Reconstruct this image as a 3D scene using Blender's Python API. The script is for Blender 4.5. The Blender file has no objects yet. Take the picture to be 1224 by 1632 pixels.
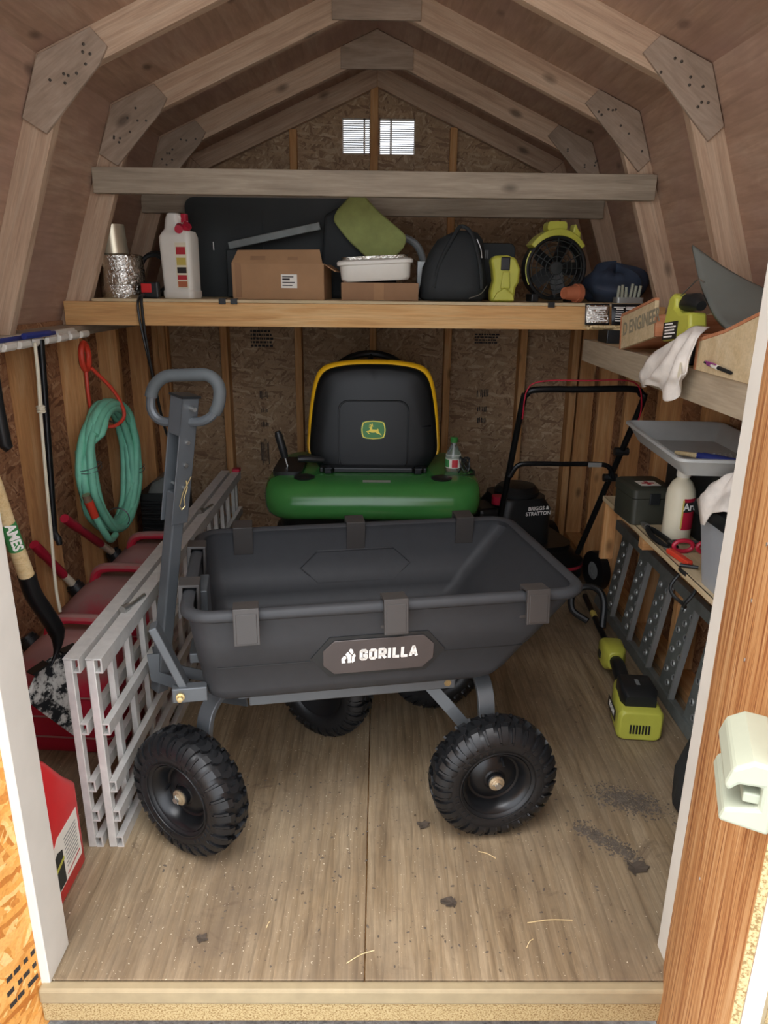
import bpy, math, random
from mathutils import Matrix, Vector, noise as mnoise
random.seed(7)
C = bpy.context.scene.collection
SC = bpy.context.scene
rad = math.radians

# ------------------------------------------------------------------ camera
def make_camera():
    p, y, r = rad(17.6), rad(0.57), rad(0.6)
    fw = Vector((math.sin(y)*math.cos(p), math.cos(y)*math.cos(p), -math.sin(p)))
    rt = Vector((math.cos(y), -math.sin(y), 0)); up = rt.cross(fw)
    rt2 = rt*math.cos(r)+up*math.sin(r); up2 = up*math.cos(r)-rt*math.sin(r)
    cam = bpy.data.cameras.new('camera'); o = bpy.data.objects.new('camera', cam); C.objects.link(o)
    m = Matrix((rt2, up2, -fw)).transposed().to_4x4(); m.translation = (0, 0, 1.45)
    o.matrix_world = m
    cam.sensor_fit = 'AUTO'; cam.sensor_width = 36; cam.lens = 36*1147/1632
    cam.clip_start = .02; cam.clip_end = 200
    SC.camera = o
make_camera()

# ------------------------------------------------------------------ light
w = bpy.data.worlds.new('overcast_sky'); SC.world = w; w.use_nodes = True
bg = w.node_tree.nodes['Background']
bg.inputs[0].default_value = (.94, .98, 1.06, 1); bg.inputs[1].default_value = 1.0
sun = bpy.data.lights.new('hazy_sun', 'SUN'); sun.energy = 1.5; sun.angle = rad(60); sun.color = (1, .985, .96)
so = bpy.data.objects.new('hazy_sun', sun); C.objects.link(so)
so.rotation_euler = Vector((.04, 0.12, -1.0)).to_track_quat('-Z', 'Y').to_euler()
so.location = (0, -6, 5)
vs = SC.view_settings
vs.view_transform = 'Standard'; vs.look = 'None'; vs.gamma = 1; vs.use_curve_mapping = False
vs.exposure = 1.72
SC.cycles.diffuse_bounces = 8; SC.cycles.max_bounces = 12

# ------------------------------------------------------------------ materials
def lin(h):
    if isinstance(h, str):
        h = h.lstrip('#'); c = [int(h[i:i+2], 16)/255 for i in (0, 2, 4)]
    else: c = [x/255 for x in h]
    return tuple(x/12.92 if x <= .04045 else ((x+.055)/1.055)**2.4 for x in c)+(1,)
class NT:
    def __init__(s, name):
        s.m = bpy.data.materials.new(name); s.m.use_nodes = True
        s.t = s.m.node_tree; s.b = s.t.nodes['Principled BSDF']
    def n(s, typ, **k):
        nd = s.t.nodes.new(typ)
        for a, v in k.items():
            if a.startswith('i_'):
                key = a[2:]; key = int(key) if key.isdigit() else key.replace('_', ' ')
                nd.inputs[key].default_value = v
            else: setattr(nd, a, v)
        return nd
    def l(s, a, b): s.t.links.new(a, b)
    def coords(s, scale=(1, 1, 1), rand=True, rot=(0, 0, 0)):
        tc = s.n('ShaderNodeTexCoord'); mp = s.n('ShaderNodeMapping')
        mp.inputs['Scale'].default_value = scale; mp.inputs['Rotation'].default_value = rot
        if rand:
            oi = s.n('ShaderNodeObjectInfo'); mu = s.n('ShaderNodeMath', operation='MULTIPLY'); mu.inputs[1].default_value = 37.
            s.l(oi.outputs['Random'], mu.inputs[0])
            va = s.n('ShaderNodeVectorMath', operation='ADD')
            s.l(tc.outputs['Object'], va.inputs[0]); s.l(mu.outputs[0], va.inputs[1]); s.l(va.outputs[0], mp.inputs[0])
        else: s.l(tc.outputs['Object'], mp.inputs[0])
        return mp.outputs[0]
    def noise(s, co, scale=5, detail=4, rough=.55, dist=0):
        nd = s.n('ShaderNodeTexNoise'); nd.inputs['Scale'].default_value = scale; nd.inputs['Detail'].default_value = detail
        nd.inputs['Roughness'].default_value = rough; nd.inputs['Distortion'].default_value = dist
        s.l(co, nd.inputs['Vector']); return nd.outputs['Fac']
    def ramp(s, fac, stops, interp='LINEAR'):
        r = s.n('ShaderNodeValToRGB'); e = r.color_ramp.elements; r.color_ramp.interpolation = interp
        while len(e) < len(stops): e.new(.5)
        for i, (p, c) in enumerate(stops):
            e[i].position = p; e[i].color = c if len(c) == 4 else tuple(c)+(1,)
        s.l(fac, r.inputs[0]); return r.outputs[0]
    def mix(s, fac, a, b, mode='MIX'):
        m = s.n('ShaderNodeMix', data_type='RGBA', blend_type=mode)
        for sock, v in ((m.inputs[0], fac), (m.inputs[6], a), (m.inputs[7], b)):
            if hasattr(v, 'is_output'): s.l(v, sock)
            else: sock.default_value = v
        return m.outputs[2]
    def bump(s, h, strength=.2, dist=.002):
        b = s.n('ShaderNodeBump'); b.inputs['Strength'].default_value = strength; b.inputs['Distance'].default_value = dist
        s.l(h, b.inputs['Height']); s.l(b.outputs[0], s.b.inputs['Normal'])
    def fin(s, col=None, rough=.6, metal=0, spec=.5):
        if col is not None:
            if hasattr(col, 'is_output'): s.l(col, s.b.inputs['Base Color'])
            else: s.b.inputs['Base Color'].default_value = col
        if hasattr(rough, 'is_output'): s.l(rough, s.b.inputs['Roughness'])
        else: s.b.inputs['Roughness'].default_value = rough
        s.b.inputs['Metallic'].default_value = metal; s.b.inputs['Specular IOR Level'].default_value = spec
        return s.m
def gray(v): return (v, v, v, 1)
def plain(name, col, rough=.5, metal=0, var=.12, vs_=14, bump=0, bs=120, spec=.5):
    t = NT(name); c = lin(col); co = t.coords()
    f = t.noise(co, vs_, 5)
    a = tuple(x*(1-var) for x in c[:3])+(1,); b = tuple(min(1, x*(1+var)) for x in c[:3])+(1,)
    cc = t.ramp(f, [(.3, a), (.7, b)])
    if bump: t.bump(t.noise(co, bs, 3), bump, .001)
    return t.fin(cc, rough, metal, spec)
def wave(t, cc, amt, sc=9, dark=.62):
    w_ = t.n('ShaderNodeTexWave', bands_direction='Y', wave_profile='SAW'); w_.inputs['Scale'].default_value = sc; w_.inputs['Distortion'].default_value = 7
    w_.inputs['Detail'].default_value = 3; w_.inputs['Detail Scale'].default_value = .7; w_.inputs['Detail Roughness'].default_value = .55
    t.l(t.coords((.22, 1, 1)), w_.inputs['Vector'])
    return t.mix(amt, cc, t.ramp(w_.outputs['Fac'], [(.0, gray(1)), (.7, gray(.9)), (.95, gray(dark))]), 'MULTIPLY')
def wood(name, dark, mid, light, stretch=(1.3, 16, 16), rough=.75, knots=True, dirt=0, dirtc='#4a4038', grainbump=.25, red=None, wv=0, wsc=9):
    t = NT(name); co = t.coords(stretch); raw = t.coords((1, 1, 1))
    f = t.noise(co, 2.2, 7, .6, .6)
    cc = t.ramp(f, [(.25, lin(dark)), (.48, lin(mid)), (.75, lin(light))])
    g = t.noise(t.coords((stretch[0]*3, stretch[1]*7, stretch[2]*7)), 2.5, 4, .6)
    cc = t.mix(.5, cc, t.ramp(g, [(.3, gray(.62)), (.65, gray(1))]), 'MULTIPLY')
    if wv: cc = wave(t, cc, wv, wsc)
    if knots:
        v = t.n('ShaderNodeTexVoronoi'); v.inputs['Scale'].default_value = 1.0
        t.l(t.coords((3.1, 6.3, 6.3)), v.inputs['Vector'])
        k = t.ramp(v.outputs['Distance'], [(.05, gray(.28)), (.13, gray(1))])
        cc = t.mix(.85, cc, k, 'MULTIPLY')
    if red:
        cc = t.mix(t.ramp(t.noise(raw, 3.0, 4), [(.42, gray(0)), (.7, gray(.75))]), cc, lin(red))
    if dirt:
        d = t.ramp(t.noise(raw, 2.6, 6, .65), [(.4, gray(0)), (.72, gray(dirt))])
        cc = t.mix(d, cc, lin(dirtc))
    t.bump(g, grainbump, .0015)
    return t.fin(cc, rough, 0, .3)
def osb(name, cols, sc=1.0, rough=.7, contrast=1.0, dirt=0):
    # strands in three directions laid over one another
    t = NT(name); tc = t.n('ShaderNodeTexCoord')
    oi = t.n('ShaderNodeObjectInfo'); base = t.n('ShaderNodeVectorMath', operation='ADD')
    mu = t.n('ShaderNodeMath', operation='MULTIPLY'); mu.inputs[1].default_value = 29.
    t.l(oi.outputs['Random'], mu.inputs[0]); t.l(tc.outputs['Object'], base.inputs[0]); t.l(mu.outputs[0], base.inputs[1])
    nz = t.n('ShaderNodeTexNoise'); nz.inputs['Scale'].default_value = 22; t.l(base.outputs[0], nz.inputs['Vector'])
    dsub = t.n('ShaderNodeVectorMath', operation='MULTIPLY_ADD'); t.l(nz.outputs['Color'], dsub.inputs[0])
    dsub.inputs[1].default_value = (.022, .022, .022); t.l(base.outputs[0], dsub.inputs[2])
    outs = []
    for ang, s1, s2 in ((.35, 11, 62), (-.75, 12, 70), (1.45, 10, 58)):
        mp = t.n('ShaderNodeMapping'); mp.inputs['Rotation'].default_value = (0, 0, ang); mp.vector_type = 'TEXTURE'
        mp2 = t.n('ShaderNodeMapping'); mp2.inputs['Scale'].default_value = (s1*sc, s2*sc, 30)
        t.l(dsub.outputs[0], mp.inputs[0]); t.l(mp.outputs[0], mp2.inputs[0])
        v = t.n('ShaderNodeTexVoronoi'); v.inputs['Scale'].default_value = 1; v.inputs['Randomness'].default_value = 1
        t.l(mp2.outputs[0], v.inputs['Vector'])
        sp = t.n('ShaderNodeSeparateColor'); t.l(v.outputs['Color'], sp.inputs[0]); outs.append((sp.outputs[0], sp.outputs[1]))
    st = [(i/(len(cols)-1), lin(c)) for i, c in enumerate(cols)]
    a = t.ramp(outs[0][0], st); b = t.ramp(outs[1][0], st); c = t.ramp(outs[2][0], st)
    m1 = t.n('ShaderNodeMath', operation='GREATER_THAN'); t.l(outs[1][1], m1.inputs[0]); m1.inputs[1].default_value = .52
    m2 = t.n('ShaderNodeMath', operation='GREATER_THAN'); t.l(outs[2][1], m2.inputs[0]); m2.inputs[1].default_value = .62
    cc = t.mix(m1.outputs[0], a, b); cc = t.mix(m2.outputs[0], cc, c)
    ad = t.n('ShaderNodeMath', operation='ADD'); t.l(outs[0][0], ad.inputs[0]); t.l(outs[1][0], ad.inputs[1])
    gr = t.noise(base.outputs[0], 160, 3)
    cc = t.mix(.35, cc, t.ramp(gr, [(.35, gray(.55)), (.6, gray(1))]), 'MULTIPLY')
    if dirt:
        cc = t.mix(t.ramp(t.noise(base.outputs[0], 2.2, 5), [(.4, gray(0)), (.75, gray(dirt))]), cc, lin('#3d3029'))
    t.bump(ad.outputs[0], .35, .002)
    return t.fin(cc, rough, 0, .3)
M = {}
M['rafter'] = wood('aged_rafter_pine', '#b1927a', '#cbad91', '#dcc3a8', dirt=.22, dirtc='#998470', wv=.3)
M['gusset'] = wood('grey_plywood_gusset', '#94826f', '#ad9884', '#c0ad99', (2, 9, 9), dirt=.3, dirtc='#807264')
M['tie'] = wood('grey_weathered_board', '#948775', '#b0a18c', '#c3b59f', dirt=.3, dirtc='#85796a')
M['roofply'] = wood('reddish_roof_plywood', '#ad8d76', '#c2a188', '#d2b69e', (1.2, 5, 5), dirt=.35, dirtc='#8c7060', red='#b08e80', wv=.32, wsc=4.5)
M['loftpine'] = wood('fresh_orange_pine', '#c48f58', '#dcab70', '#eac58e', (1.0, 13, 13))
M['stud'] = wood('wall_stud_pine', '#ad774c', '#cd9861', '#dfb482', dirt=.18, dirtc='#8c6646')
M['osbwall'] = osb('wall_osb', ['#7a523a', '#9c7052', '#b48662', '#a87a58', '#cda681'], 1.5, dirt=.2)
M['osbback'] = osb('back_wall_osb', ['#8d6f55', '#a98a6a', '#bd9e7a', '#ac8e6e', '#d0b694'], 1.4, dirt=.2)
M['osbdoor'] = osb('door_osb', ['#b9702c', '#dd9a4a', '#f0b468', '#e39c48', '#f8cf8c'], 1.25)
M['osbraw'] = osb('plain_osb', ['#9a7550', '#b08c62', '#c2a076', '#a88458', '#cdb088'])
def floor_mat():
    t = NT('worn_plywood_floor'); raw = t.coords((1, 1, 1))
    f = t.noise(t.coords((1.1, 10, 10)), 2.0, 8, .62, 1.2)
    cc = t.ramp(f, [(.25, lin('#766249')), (.45, lin('#958063')), (.62, lin('#a79376')), (.8, lin('#988367'))])
    g = t.noise(t.coords((5, 90, 90)), 2.0, 4, .6)
    cc = t.mix(.55, cc, t.ramp(g, [(.32, gray(.55)), (.62, gray(1))]), 'MULTIPLY')
    cc = wave(t, cc, .6, 11)
    d = t.ramp(t.noise(raw, 2.1, 7, .68), [(.42, gray(0)), (.66, gray(.7))])
    cc = t.mix(d, cc, lin('#6c5d4c'))
    d2 = t.ramp(t.noise(raw, 7, 6, .7, 1.5), [(.60, gray(0)), (.72, gray(.7))])
    cc = t.mix(d2, cc, lin('#5d4c3c'))
    sp = t.ramp(t.noise(raw, 160, 2, .5), [(.70, gray(0)), (.74, gray(.7))])
    cc = t.mix(sp, cc, lin('#e4d6bb'))
    sp2 = t.ramp(t.noise(raw, 48, 3, .6), [(.70, gray(0)), (.74, gray(.8))])
    cc = t.mix(sp2, cc, lin('#4a3b2e'))
    t.bump(g, .3, .0015)
    return t.fin(cc, .7, 0, .35)
M['floor'] = floor_mat()
def doorply_mat():
    t = NT('door_plywood_streaked'); f = t.noise(t.coords((1.6, 34, 34)), 2, 8, .68, .8)
    cc = t.ramp(f, [(.28, lin('#6e4024')), (.42, lin('#a5683a')), (.52, lin('#cb935c')), (.66, lin('#e2b683')), (.8, lin('#edcb9e'))])
    t.bump(f, .3, .002); return t.fin(cc, .6, 0, .35)
M['doorply'] = doorply_mat()
M['white'] = plain('white_paint_trim', '#d6d1c6', .5, var=.05, vs_=9)
M['cream'] = plain('cream_paint_sill', '#a09070', .6, var=.08, vs_=30)
def sandy():
    t = NT('rough_sandy_board'); co = t.coords((1, 1, 1)); n = t.noise(co, 260, 3, .6)
    cc = t.ramp(n, [(.40, lin('#8a7049')), (.5, lin('#b59f72')), (.7, lin('#c2ae84'))]); t.bump(n, .5, .002)
    return t.fin(cc, .85, 0, .2)
M['sandy'] = sandy()
def ground_mat():
    t = NT('gravel_ground'); co = t.coords((1, 1, 1)); n = t.noise(co, 30, 8, .7)
    cc = t.ramp(n, [(.32, lin('#8b8a87')), (.5, lin('#bab8b4')), (.68, lin('#d9d7d2'))]); t.bump(n, 1, .02)
    return t.fin(cc, .9, 0, .2)
M['ground'] = ground_mat()
M['steel'] = plain('galvanised_steel', '#b9b9b5', .35, .9, .1)
M['nail'] = plain('dark_nail_head', '#5a544c', .5, .6, .1)
M['alu'] = plain('aluminium_ramp', '#d8d6d1', .42, .4, .10, 30, .1)
M['blackplastic'] = plain('black_plastic', '#1d1f20', .42, 0, .1)
M['tub'] = plain('charcoal_poly_tub', '#37383a', .55, 0, .06, 30, .05, 400, .3)
M['clipm'] = plain('charcoal_clip', '#3d3a38', .42, 0, .06)
M['plate'] = plain('brown_grey_badge', '#4d4644', .38, .1, .08)
M['rubber'] = plain('black_rubber', '#151618', .43, 0, .15, 40)
M['rimblack'] = plain('black_wheel_rim', '#17181a', .3, .2, .05)
M['greysteel'] = plain('slate_grey_painted_steel', '#5b5f62', .42, .35, .06)
M['gripfoam'] = plain('grey_foam_grip', '#4b4f50', .7, 0, .08)
M['gold'] = plain('yellow_zinc_bolt', '#d2bb86', .3, .7, .1)
M['brass'] = plain('brass', '#b9a88c', .35, .7, .1)
M['ltext'] = plain('white_lettering', '#f2f0ea', .5, var=.02)
M['dtext'] = plain('dark_printed_ink', '#2c2724', .7, var=.1)
M['fadedink'] = plain('faded_stencil_ink', '#8f866f', .8, var=.2)
M['jdgreen'] = plain('tractor_green', '#3b7a3c', .22, 0, .06)
M['emgreen'] = plain('emblem_green', '#2f7d2c', .4, 0, .03)
M['emyellow'] = plain('emblem_yellow', '#f4e040', .4, 0, .03)
M['jdyellow'] = plain('tractor_yellow', '#e8b21c', .35, 0, .05)
M['seatblack'] = plain('seat_black', '#101314', .42, 0, .08, spec=.3)
M['lime'] = plain('lime_green_plastic', '#b9b94a', .4, 0, .08)
M['limefab'] = plain('lime_fabric', '#949c5c', .85, 0, .12, 20, .3, 300)
M['redcan'] = plain('dusty_red_can', '#b3303f', .5, 0, .15, 8)
def dusty_red():
    t = NT('dusty_red_gas_can'); raw = t.coords((1, 1, 1)); gm = t.n('ShaderNodeNewGeometry'); sx = t.n('ShaderNodeSeparateXYZ')
    t.l(gm.outputs['Normal'], sx.inputs[0]); n = t.noise(raw, 9, 6, .65)
    ad = t.n('ShaderNodeMath', operation='MULTIPLY_ADD'); t.l(n, ad.inputs[0]); ad.inputs[1].default_value = .9; t.l(sx.outputs[2], ad.inputs[2])
    d = t.ramp(ad.outputs[0], [(.55, gray(0)), (1.0, gray(.8))])
    return t.fin(t.mix(d, lin('#c4283f'), lin('#8f7c73')), .55, 0, .4)
M['dustred'] = dusty_red()
M['red'] = plain('bright_red_plastic', '#cf2a2c', .4, 0, .06)
M['redcap'] = plain('red_cap', '#b5213a', .4, 0, .06)
M['orange'] = plain('orange_red_tie', '#d8452f', .45, 0, .06)
M['hose'] = plain('mint_green_hose', '#84d3b4', .5, 0, .08, 30)
M['blue'] = plain('blue_plastic', '#2b3a86', .5, 0, .1)
M['handlewood'] = wood('pale_ash_handle', '#cfae79', '#e2c794', '#efdcb2', (1.5, 20, 20), knots=False)
M['blackpaint'] = plain('black_painted_steel', '#17191b', .35, .3, .15, 30)
M['whiteplastic'] = plain('white_plastic', '#e6e2d6', .45, 0, .03)
M['labelred'] = plain('red_print', '#b23038', .6, var=.05)
M['labelyel'] = plain('yellow_print', '#c9b45a', .6, var=.05)
M['cardboard'] = plain('cardboard', '#a5805c', .85, 0, .07, 12, .1, 60)
M['card2'] = plain('cardboard_dark', '#957253', .85, 0, .07, 12)
def foil():
    t = NT('crinkled_foil'); n = t.noise(t.coords((1, 1, 1)), 75, 3, .6, 1); t.bump(n, .9, .006)
    return t.fin(lin('#d9d6cd'), .22, 1)
M['foil'] = foil()
M['tin'] = plain('warm_sheet_tin', '#cfc4aa', .32, .6, .06)
M['fabricblack'] = plain('black_nylon', '#25292a', .75, 0, .2, 10, .4, 200)
M['darkcase'] = plain('dark_grey_case', '#232827', .6, 0, .1)
M['greygreen'] = plain('grey_green_sheet', '#6a6d66', .6, 0, .05)
M['terracotta'] = plain('terracotta', '#b56a48', .8, 0, .12)
M['bluetarp'] = plain('dark_blue_tarp', '#374254', .6, 0, .2, 14)
M['palegreen'] = plain('pale_greenish_paint', '#a3a692', .5, 0, .06)
M['boxply'] = wood('pale_shelf_ply', '#c4ab82', '#d3bd95', '#decba8', (1.5, 8, 8), knots=False, dirt=.2, dirtc='#a58f6c')
M['boxred'] = wood('reddish_ply_edge', '#a86a48', '#c0805a', '#cf9a76', (3, 30, 30), knots=False)
M['shelfface'] = wood('grey_beige_shelf_board', '#a4937a', '#b5a58c', '#c3b49c', (1.2, 9, 9), knots=False, dirt=.3, dirtc='#93836c')
M['cloth'] = plain('soiled_white_cloth', '#ded7cd', .9, 0, .12, 25, .4, 250)
M['traygrey'] = plain('grey_tray_plastic', '#b1b3b0', .4, 0, .05)
M['olive'] = plain('olive_black_case', '#37382f', .5, 0, .08)
M['creamplastic'] = plain('cream_bottle', '#e4dcc2', .4, 0, .04)
M['totegrey'] = plain('translucent_grey_tote', '#a5abb0', .35, 0, .05)
M['darksteel'] = plain('dark_weathered_steel', '#747874', .5, .25, .18, 20)
M['purple'] = plain('magenta_pen', '#9a3a86', .35, 0, .05)
M['greenlabel'] = plain('green_label', '#3f8b4d', .6, 0, .05)
M['soil'] = plain('dry_concrete_crust', '#c9c5bb', .9, 0, .25, 30, 1, 60)
def crusted():
    t = NT('crusted_shovel_steel'); raw = t.coords((1, 1, 1)); n = t.noise(raw, 22, 7, .7)
    cc = t.ramp(n, [(.46, lin('#17191c')), (.52, lin('#c5c3bb')), (.7, lin('#e2dfd8'))]); t.bump(n, .8, .004)
    return t.fin(cc, .7, .1, .4)
M['crust'] = crusted()
M['glassy'] = plain('clear_bottle', '#cfd8d2', .1, 0, .02)
M['glassy'].node_tree.nodes['Principled BSDF'].inputs['Transmission Weight'].default_value = .85
M['leaf'] = plain('dry_leaf', '#4a4036', .85, 0, .3, 40)
M['dirt'] = plain('loose_dirt', '#5d5348', .95, 0, .3, 60, 1, 120)
M['grey'] = plain('mid_grey_plastic', '#7a7d7c', .45, 0, .05)
M['ltgrey'] = plain('light_grey_metal', '#a8aaa6', .4, .5, .05)

# ------------------------------------------------------------------ mesh helpers
W = {}
I4 = Matrix.Identity(4)
def T(x, y, z): return Matrix.Translation((x, y, z))
def R(a, ax): return Matrix.Rotation(rad(a), 4, ax)
def frame(o, x, y):
    # matrix with local X along x, local Y towards y
    x = Vector(x).normalized(); y = Vector(y); y = (y-x*y.dot(x)).normalized(); z = x.cross(y)
    m = Matrix((x, y, z)).transposed().to_4x4(); m.translation = Vector(o); return m
def spl(pts, n=6, closed=False):
    P = [Vector(p) for p in pts]; out = []; N = len(P)
    for i in range(N if closed else N-1):
        a = P[(i-1) % N] if closed or i > 0 else P[0]*2-P[1]
        b = P[i]; c = P[(i+1) % N]; d = P[(i+2) % N] if closed or i+2 < N else P[-1]*2-P[-2]
        for k in range(n):
            t = k/n
            out.append(.5*((2*b)+(c-a)*t+(2*a-5*b+4*c-d)*t*t+(3*b-a-3*c+d)*t**3))
    if not closed: out.append(P[-1])
    return out
def rrect(x0, x1, y0, y1, r, n=5):
    out = []
    for cx, cy, a0 in ((x1-r, y1-r, 0), (x0+r, y1-r, 90), (x0+r, y0+r, 180), (x1-r, y0+r, 270)):
        for k in range(n+1):
            a = rad(a0+90*k/n); out.append((cx+r*math.cos(a), cy+r*math.sin(a)))
    return out
def circ(r, n=16, cx=0, cy=0, a0=0):
    return [(cx+r*math.cos(2*math.pi*i/n+a0), cy+r*math.sin(2*math.pi*i/n+a0)) for i in range(n)]
class MB:
    def __init__(s): s.v = []; s.f = []
    def add(s, vs_, fs, m=None):
        k = len(s.v)
        s.v += [(m @ Vector(p)) if m is not None else Vector(p) for p in vs_]
        s.f += [tuple(i+k for i in q) for q in fs]; return s
    def box(s, x0, x1, y0, y1, z0, z1, m=None):
        return s.add([(x, y, z) for z in (z0, z1) for y in (y0, y1) for x in (x0, x1)],
                     [(0, 2, 3, 1), (4, 5, 7, 6), (0, 1, 5, 4), (2, 6, 7, 3), (0, 4, 6, 2), (1, 3, 7, 5)], m)
    def cbox(s, c, d, m=None):
        return s.box(c[0]-d[0]/2, c[0]+d[0]/2, c[1]-d[1]/2, c[1]+d[1]/2, c[2]-d[2]/2, c[2]+d[2]/2, m)
    def loft(s, rings, m=None, caps=True, closed=True, loop=False):
        n = len(rings[0]); vs_ = [p for r in rings for p in r]; fs = []
        K = len(rings)
        for i in range(K if loop else K-1):
            for j in range(n if closed else n-1):
                a = i*n+j; b = i*n+(j+1) % n; i2 = (i+1) % K
                fs.append((a, b, i2*n+(j+1) % n, i2*n+j))
        if caps and not loop:
            fs.append(tuple(reversed(range(n)))); fs.append(tuple((K-1)*n+j for j in range(n)))
        return s.add(vs_, fs, m)
    def prism(s, poly, z0, z1, m=None):
        a = sum(poly[i][0]*poly[(i+1) % len(poly)][1]-poly[(i+1) % len(poly)][0]*poly[i][1] for i in range(len(poly)))
        if a < 0: poly = poly[::-1]
        return s.loft([[(x, y, z0) for x, y in poly], [(x, y, z1) for x, y in poly]], m)
    def lathe(s, prof, n=32, m=None, caps=True, loop=False):
        return s.loft([[(r*math.cos(2*math.pi*j/n), r*math.sin(2*math.pi*j/n), z) for j in range(n)] for r, z in prof], m, caps, True, loop)
    def tube(s, pts, r, n=8, closed=False, caps=True, m=None, flat=None):
        P = [Vector(p) for p in pts]; N = len(P); rings = []
        tan = []
        for i in range(N):
            a = P[(i-1) % N] if closed or i else P[0]; b = P[(i+1) % N] if closed or i < N-1 else P[-1]
            t_ = (b-a); tan.append(t_.normalized() if t_.length > 1e-9 else Vector((0, 0, 1)))
        u = tan[0].orthogonal().normalized()
        if flat is not None: u = (Vector(flat[0])-tan[0]*tan[0].dot(Vector(flat[0]))).normalized()
        for i in range(N):
            u = (u-tan[i]*u.dot(tan[i])).normalized(); v = tan[i].cross(u)
            rr = r[i] if isinstance(r, (list, tuple)) else r
            if flat is not None:
                ax, bx = flat[1]/2, flat[2]/2
                rings.append([P[i]+u*x+v*y for x, y in ((-ax, -bx), (ax, -bx), (ax, bx), (-ax, bx))])
            else:
                rings.append([P[i]+u*rr*math.cos(2*math.pi*j/n)+v*rr*math.sin(2*math.pi*j/n) for j in range(n)])
        return s.loft(rings, m, caps, True, closed)
    def cyl(s, p0, p1, r0, r1=None, n=16, m=None):
        p0 = Vector(p0); p1 = Vector(p1); d = (p1-p0).normalized(); u = d.orthogonal().normalized(); v = d.cross(u)
        r1 = r0 if r1 is None else r1
        return s.loft([[p+u*r*math.cos(2*math.pi*j/n)+v*r*math.sin(2*math.pi*j/n) for j in range(n)] for p, r in ((p0, r0), (p1, r1))], m)
    def grid(s, fn, nu, nv, m=None):
        vs_ = [fn(i/nu, j/nv) for i in range(nu+1) for j in range(nv+1)]
        return s.add(vs_, [(i*(nv+1)+j, (i+1)*(nv+1)+j, (i+1)*(nv+1)+j+1, i*(nv+1)+j+1) for i in range(nu) for j in range(nv)], m)
    def build(s, name, mat, parent=None, m=None, smooth=35, bevel=0, solid=0, sub=0, kind=None, label=None, own=None):
        """own: matrix of the object itself (mesh in own's frame); otherwise the mesh is given in world coordinates"""
        me = bpy.data.meshes.new(name)
        wm = W[parent] if parent is not None else I4
        ow = own if own is not None else (wm if parent is not None else (m or I4))
        if own is None:
            inv = ow.inverted(); vs_ = [inv @ p for p in s.v]
        else: vs_ = s.v
        me.from_pydata([tuple(p) for p in vs_], [], s.f); me.update()
        if smooth:
            me.polygons.foreach_set('use_smooth', [True]*len(me.polygons)); me.set_sharp_from_angle(angle=rad(smooth))
        me.materials.append(M[mat] if isinstance(mat, str) else mat)
        o = bpy.data.objects.new(name, me); C.objects.link(o)
        if parent is not None: o.parent = parent; o.matrix_basis = wm.inverted() @ ow
        else: o.matrix_basis = ow
        W[o] = ow.copy()
        if sub:
            d = o.modifiers.new('sub', 'SUBSURF'); d.levels = sub; d.render_levels = sub
        if solid:
            d = o.modifiers.new('solid', 'SOLIDIFY'); d.thickness = solid; d.offset = 0
        if bevel:
            d = o.modifiers.new('bevel', 'BEVEL'); d.width = bevel; d.segments = 2; d.limit_method = 'ANGLE'; d.angle_limit = rad(40)
        if kind: o['kind'] = kind
        if label: o['label'] = label
        return o
def tag(o, label, cat, group=None):
    o['label'] = label; o['category'] = cat
    if group: o['group'] = group
    return o
def thing(name, label, cat, loc=(0, 0, 0), rz=0, group=None):
    o = bpy.data.objects.new(name, None); C.objects.link(o); o.empty_display_size = .05
    o.matrix_basis = T(*loc) @ R(rz, 'Z'); W[o] = o.matrix_basis.copy()
    return tag(o, label, cat, group)
def struct(name, loc=(0, 0, 0), label=None):
    o = bpy.data.objects.new(name, None); C.objects.link(o); o.empty_display_size = .05
    o.matrix_basis = T(*loc); W[o] = o.matrix_basis.copy(); o['kind'] = 'structure'
    if label: o['label'] = label
    return o
def board(name, mat, p0, p1, side, wd, th, parent=None, bevel=.002, off=(0, 0), label=None):
    """plank from p0 to p1; width wd along 'side', thickness th along the third axis; p0,p1 = centre line"""
    p0 = Vector(p0); p1 = Vector(p1); L = (p1-p0).length
    m = frame((p0+p1)/2, p1-p0, side)
    b = MB(); b.box(-L/2, L/2, -wd/2+off[0], wd/2+off[0], -th/2+off[1], th/2+off[1])
    return b.build(name, mat, parent, own=m, smooth=0, bevel=bevel, label=label)
def plate(name, mat, poly, m, z0, z1, parent=None, bevel=0, label=None, kind=None):
    """flat polygon in the frame m (own coordinates)"""
    b = MB(); b.prism(poly, z0, z1); return b.build(name, mat, parent, own=m, smooth=30, bevel=bevel, label=label, kind=kind)
def text(s, size, mat, parent, m, name='lettering', extrude=.0004, offset=0, align='CENTER', sx=1.0):
    cu = bpy.data.curves.new(name, 'FONT'); cu.body = s; cu.size = size; cu.extrude = extrude; cu.offset = offset
    cu.align_x = align; cu.align_y = 'CENTER'; cu.resolution_u = 3
    to = bpy.data.objects.new('tmp_text', cu); C.objects.link(to)
    dg = bpy.context.evaluated_depsgraph_get(); me = bpy.data.meshes.new_from_object(to.evaluated_get(dg))
    bpy.data.objects.remove(to); bpy.data.curves.remove(cu)
    if sx != 1:
        for v in me.vertices: v.co.x *= sx
    me.materials.clear(); me.materials.append(M[mat]); me.name = name
    o = bpy.data.objects.new(name, me); C.objects.link(o)
    if parent is not None: o.parent = parent; o.matrix_basis = W[parent].inverted() @ m
    else: o.matrix_basis = m
    W[o] = m.copy(); return o
def copy_tree(o, parent=None):
    c = o.copy(); C.objects.link(c)
    if parent is not None: c.parent = parent
    for ch in list(o.children): copy_tree(ch, c)
    return c

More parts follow.
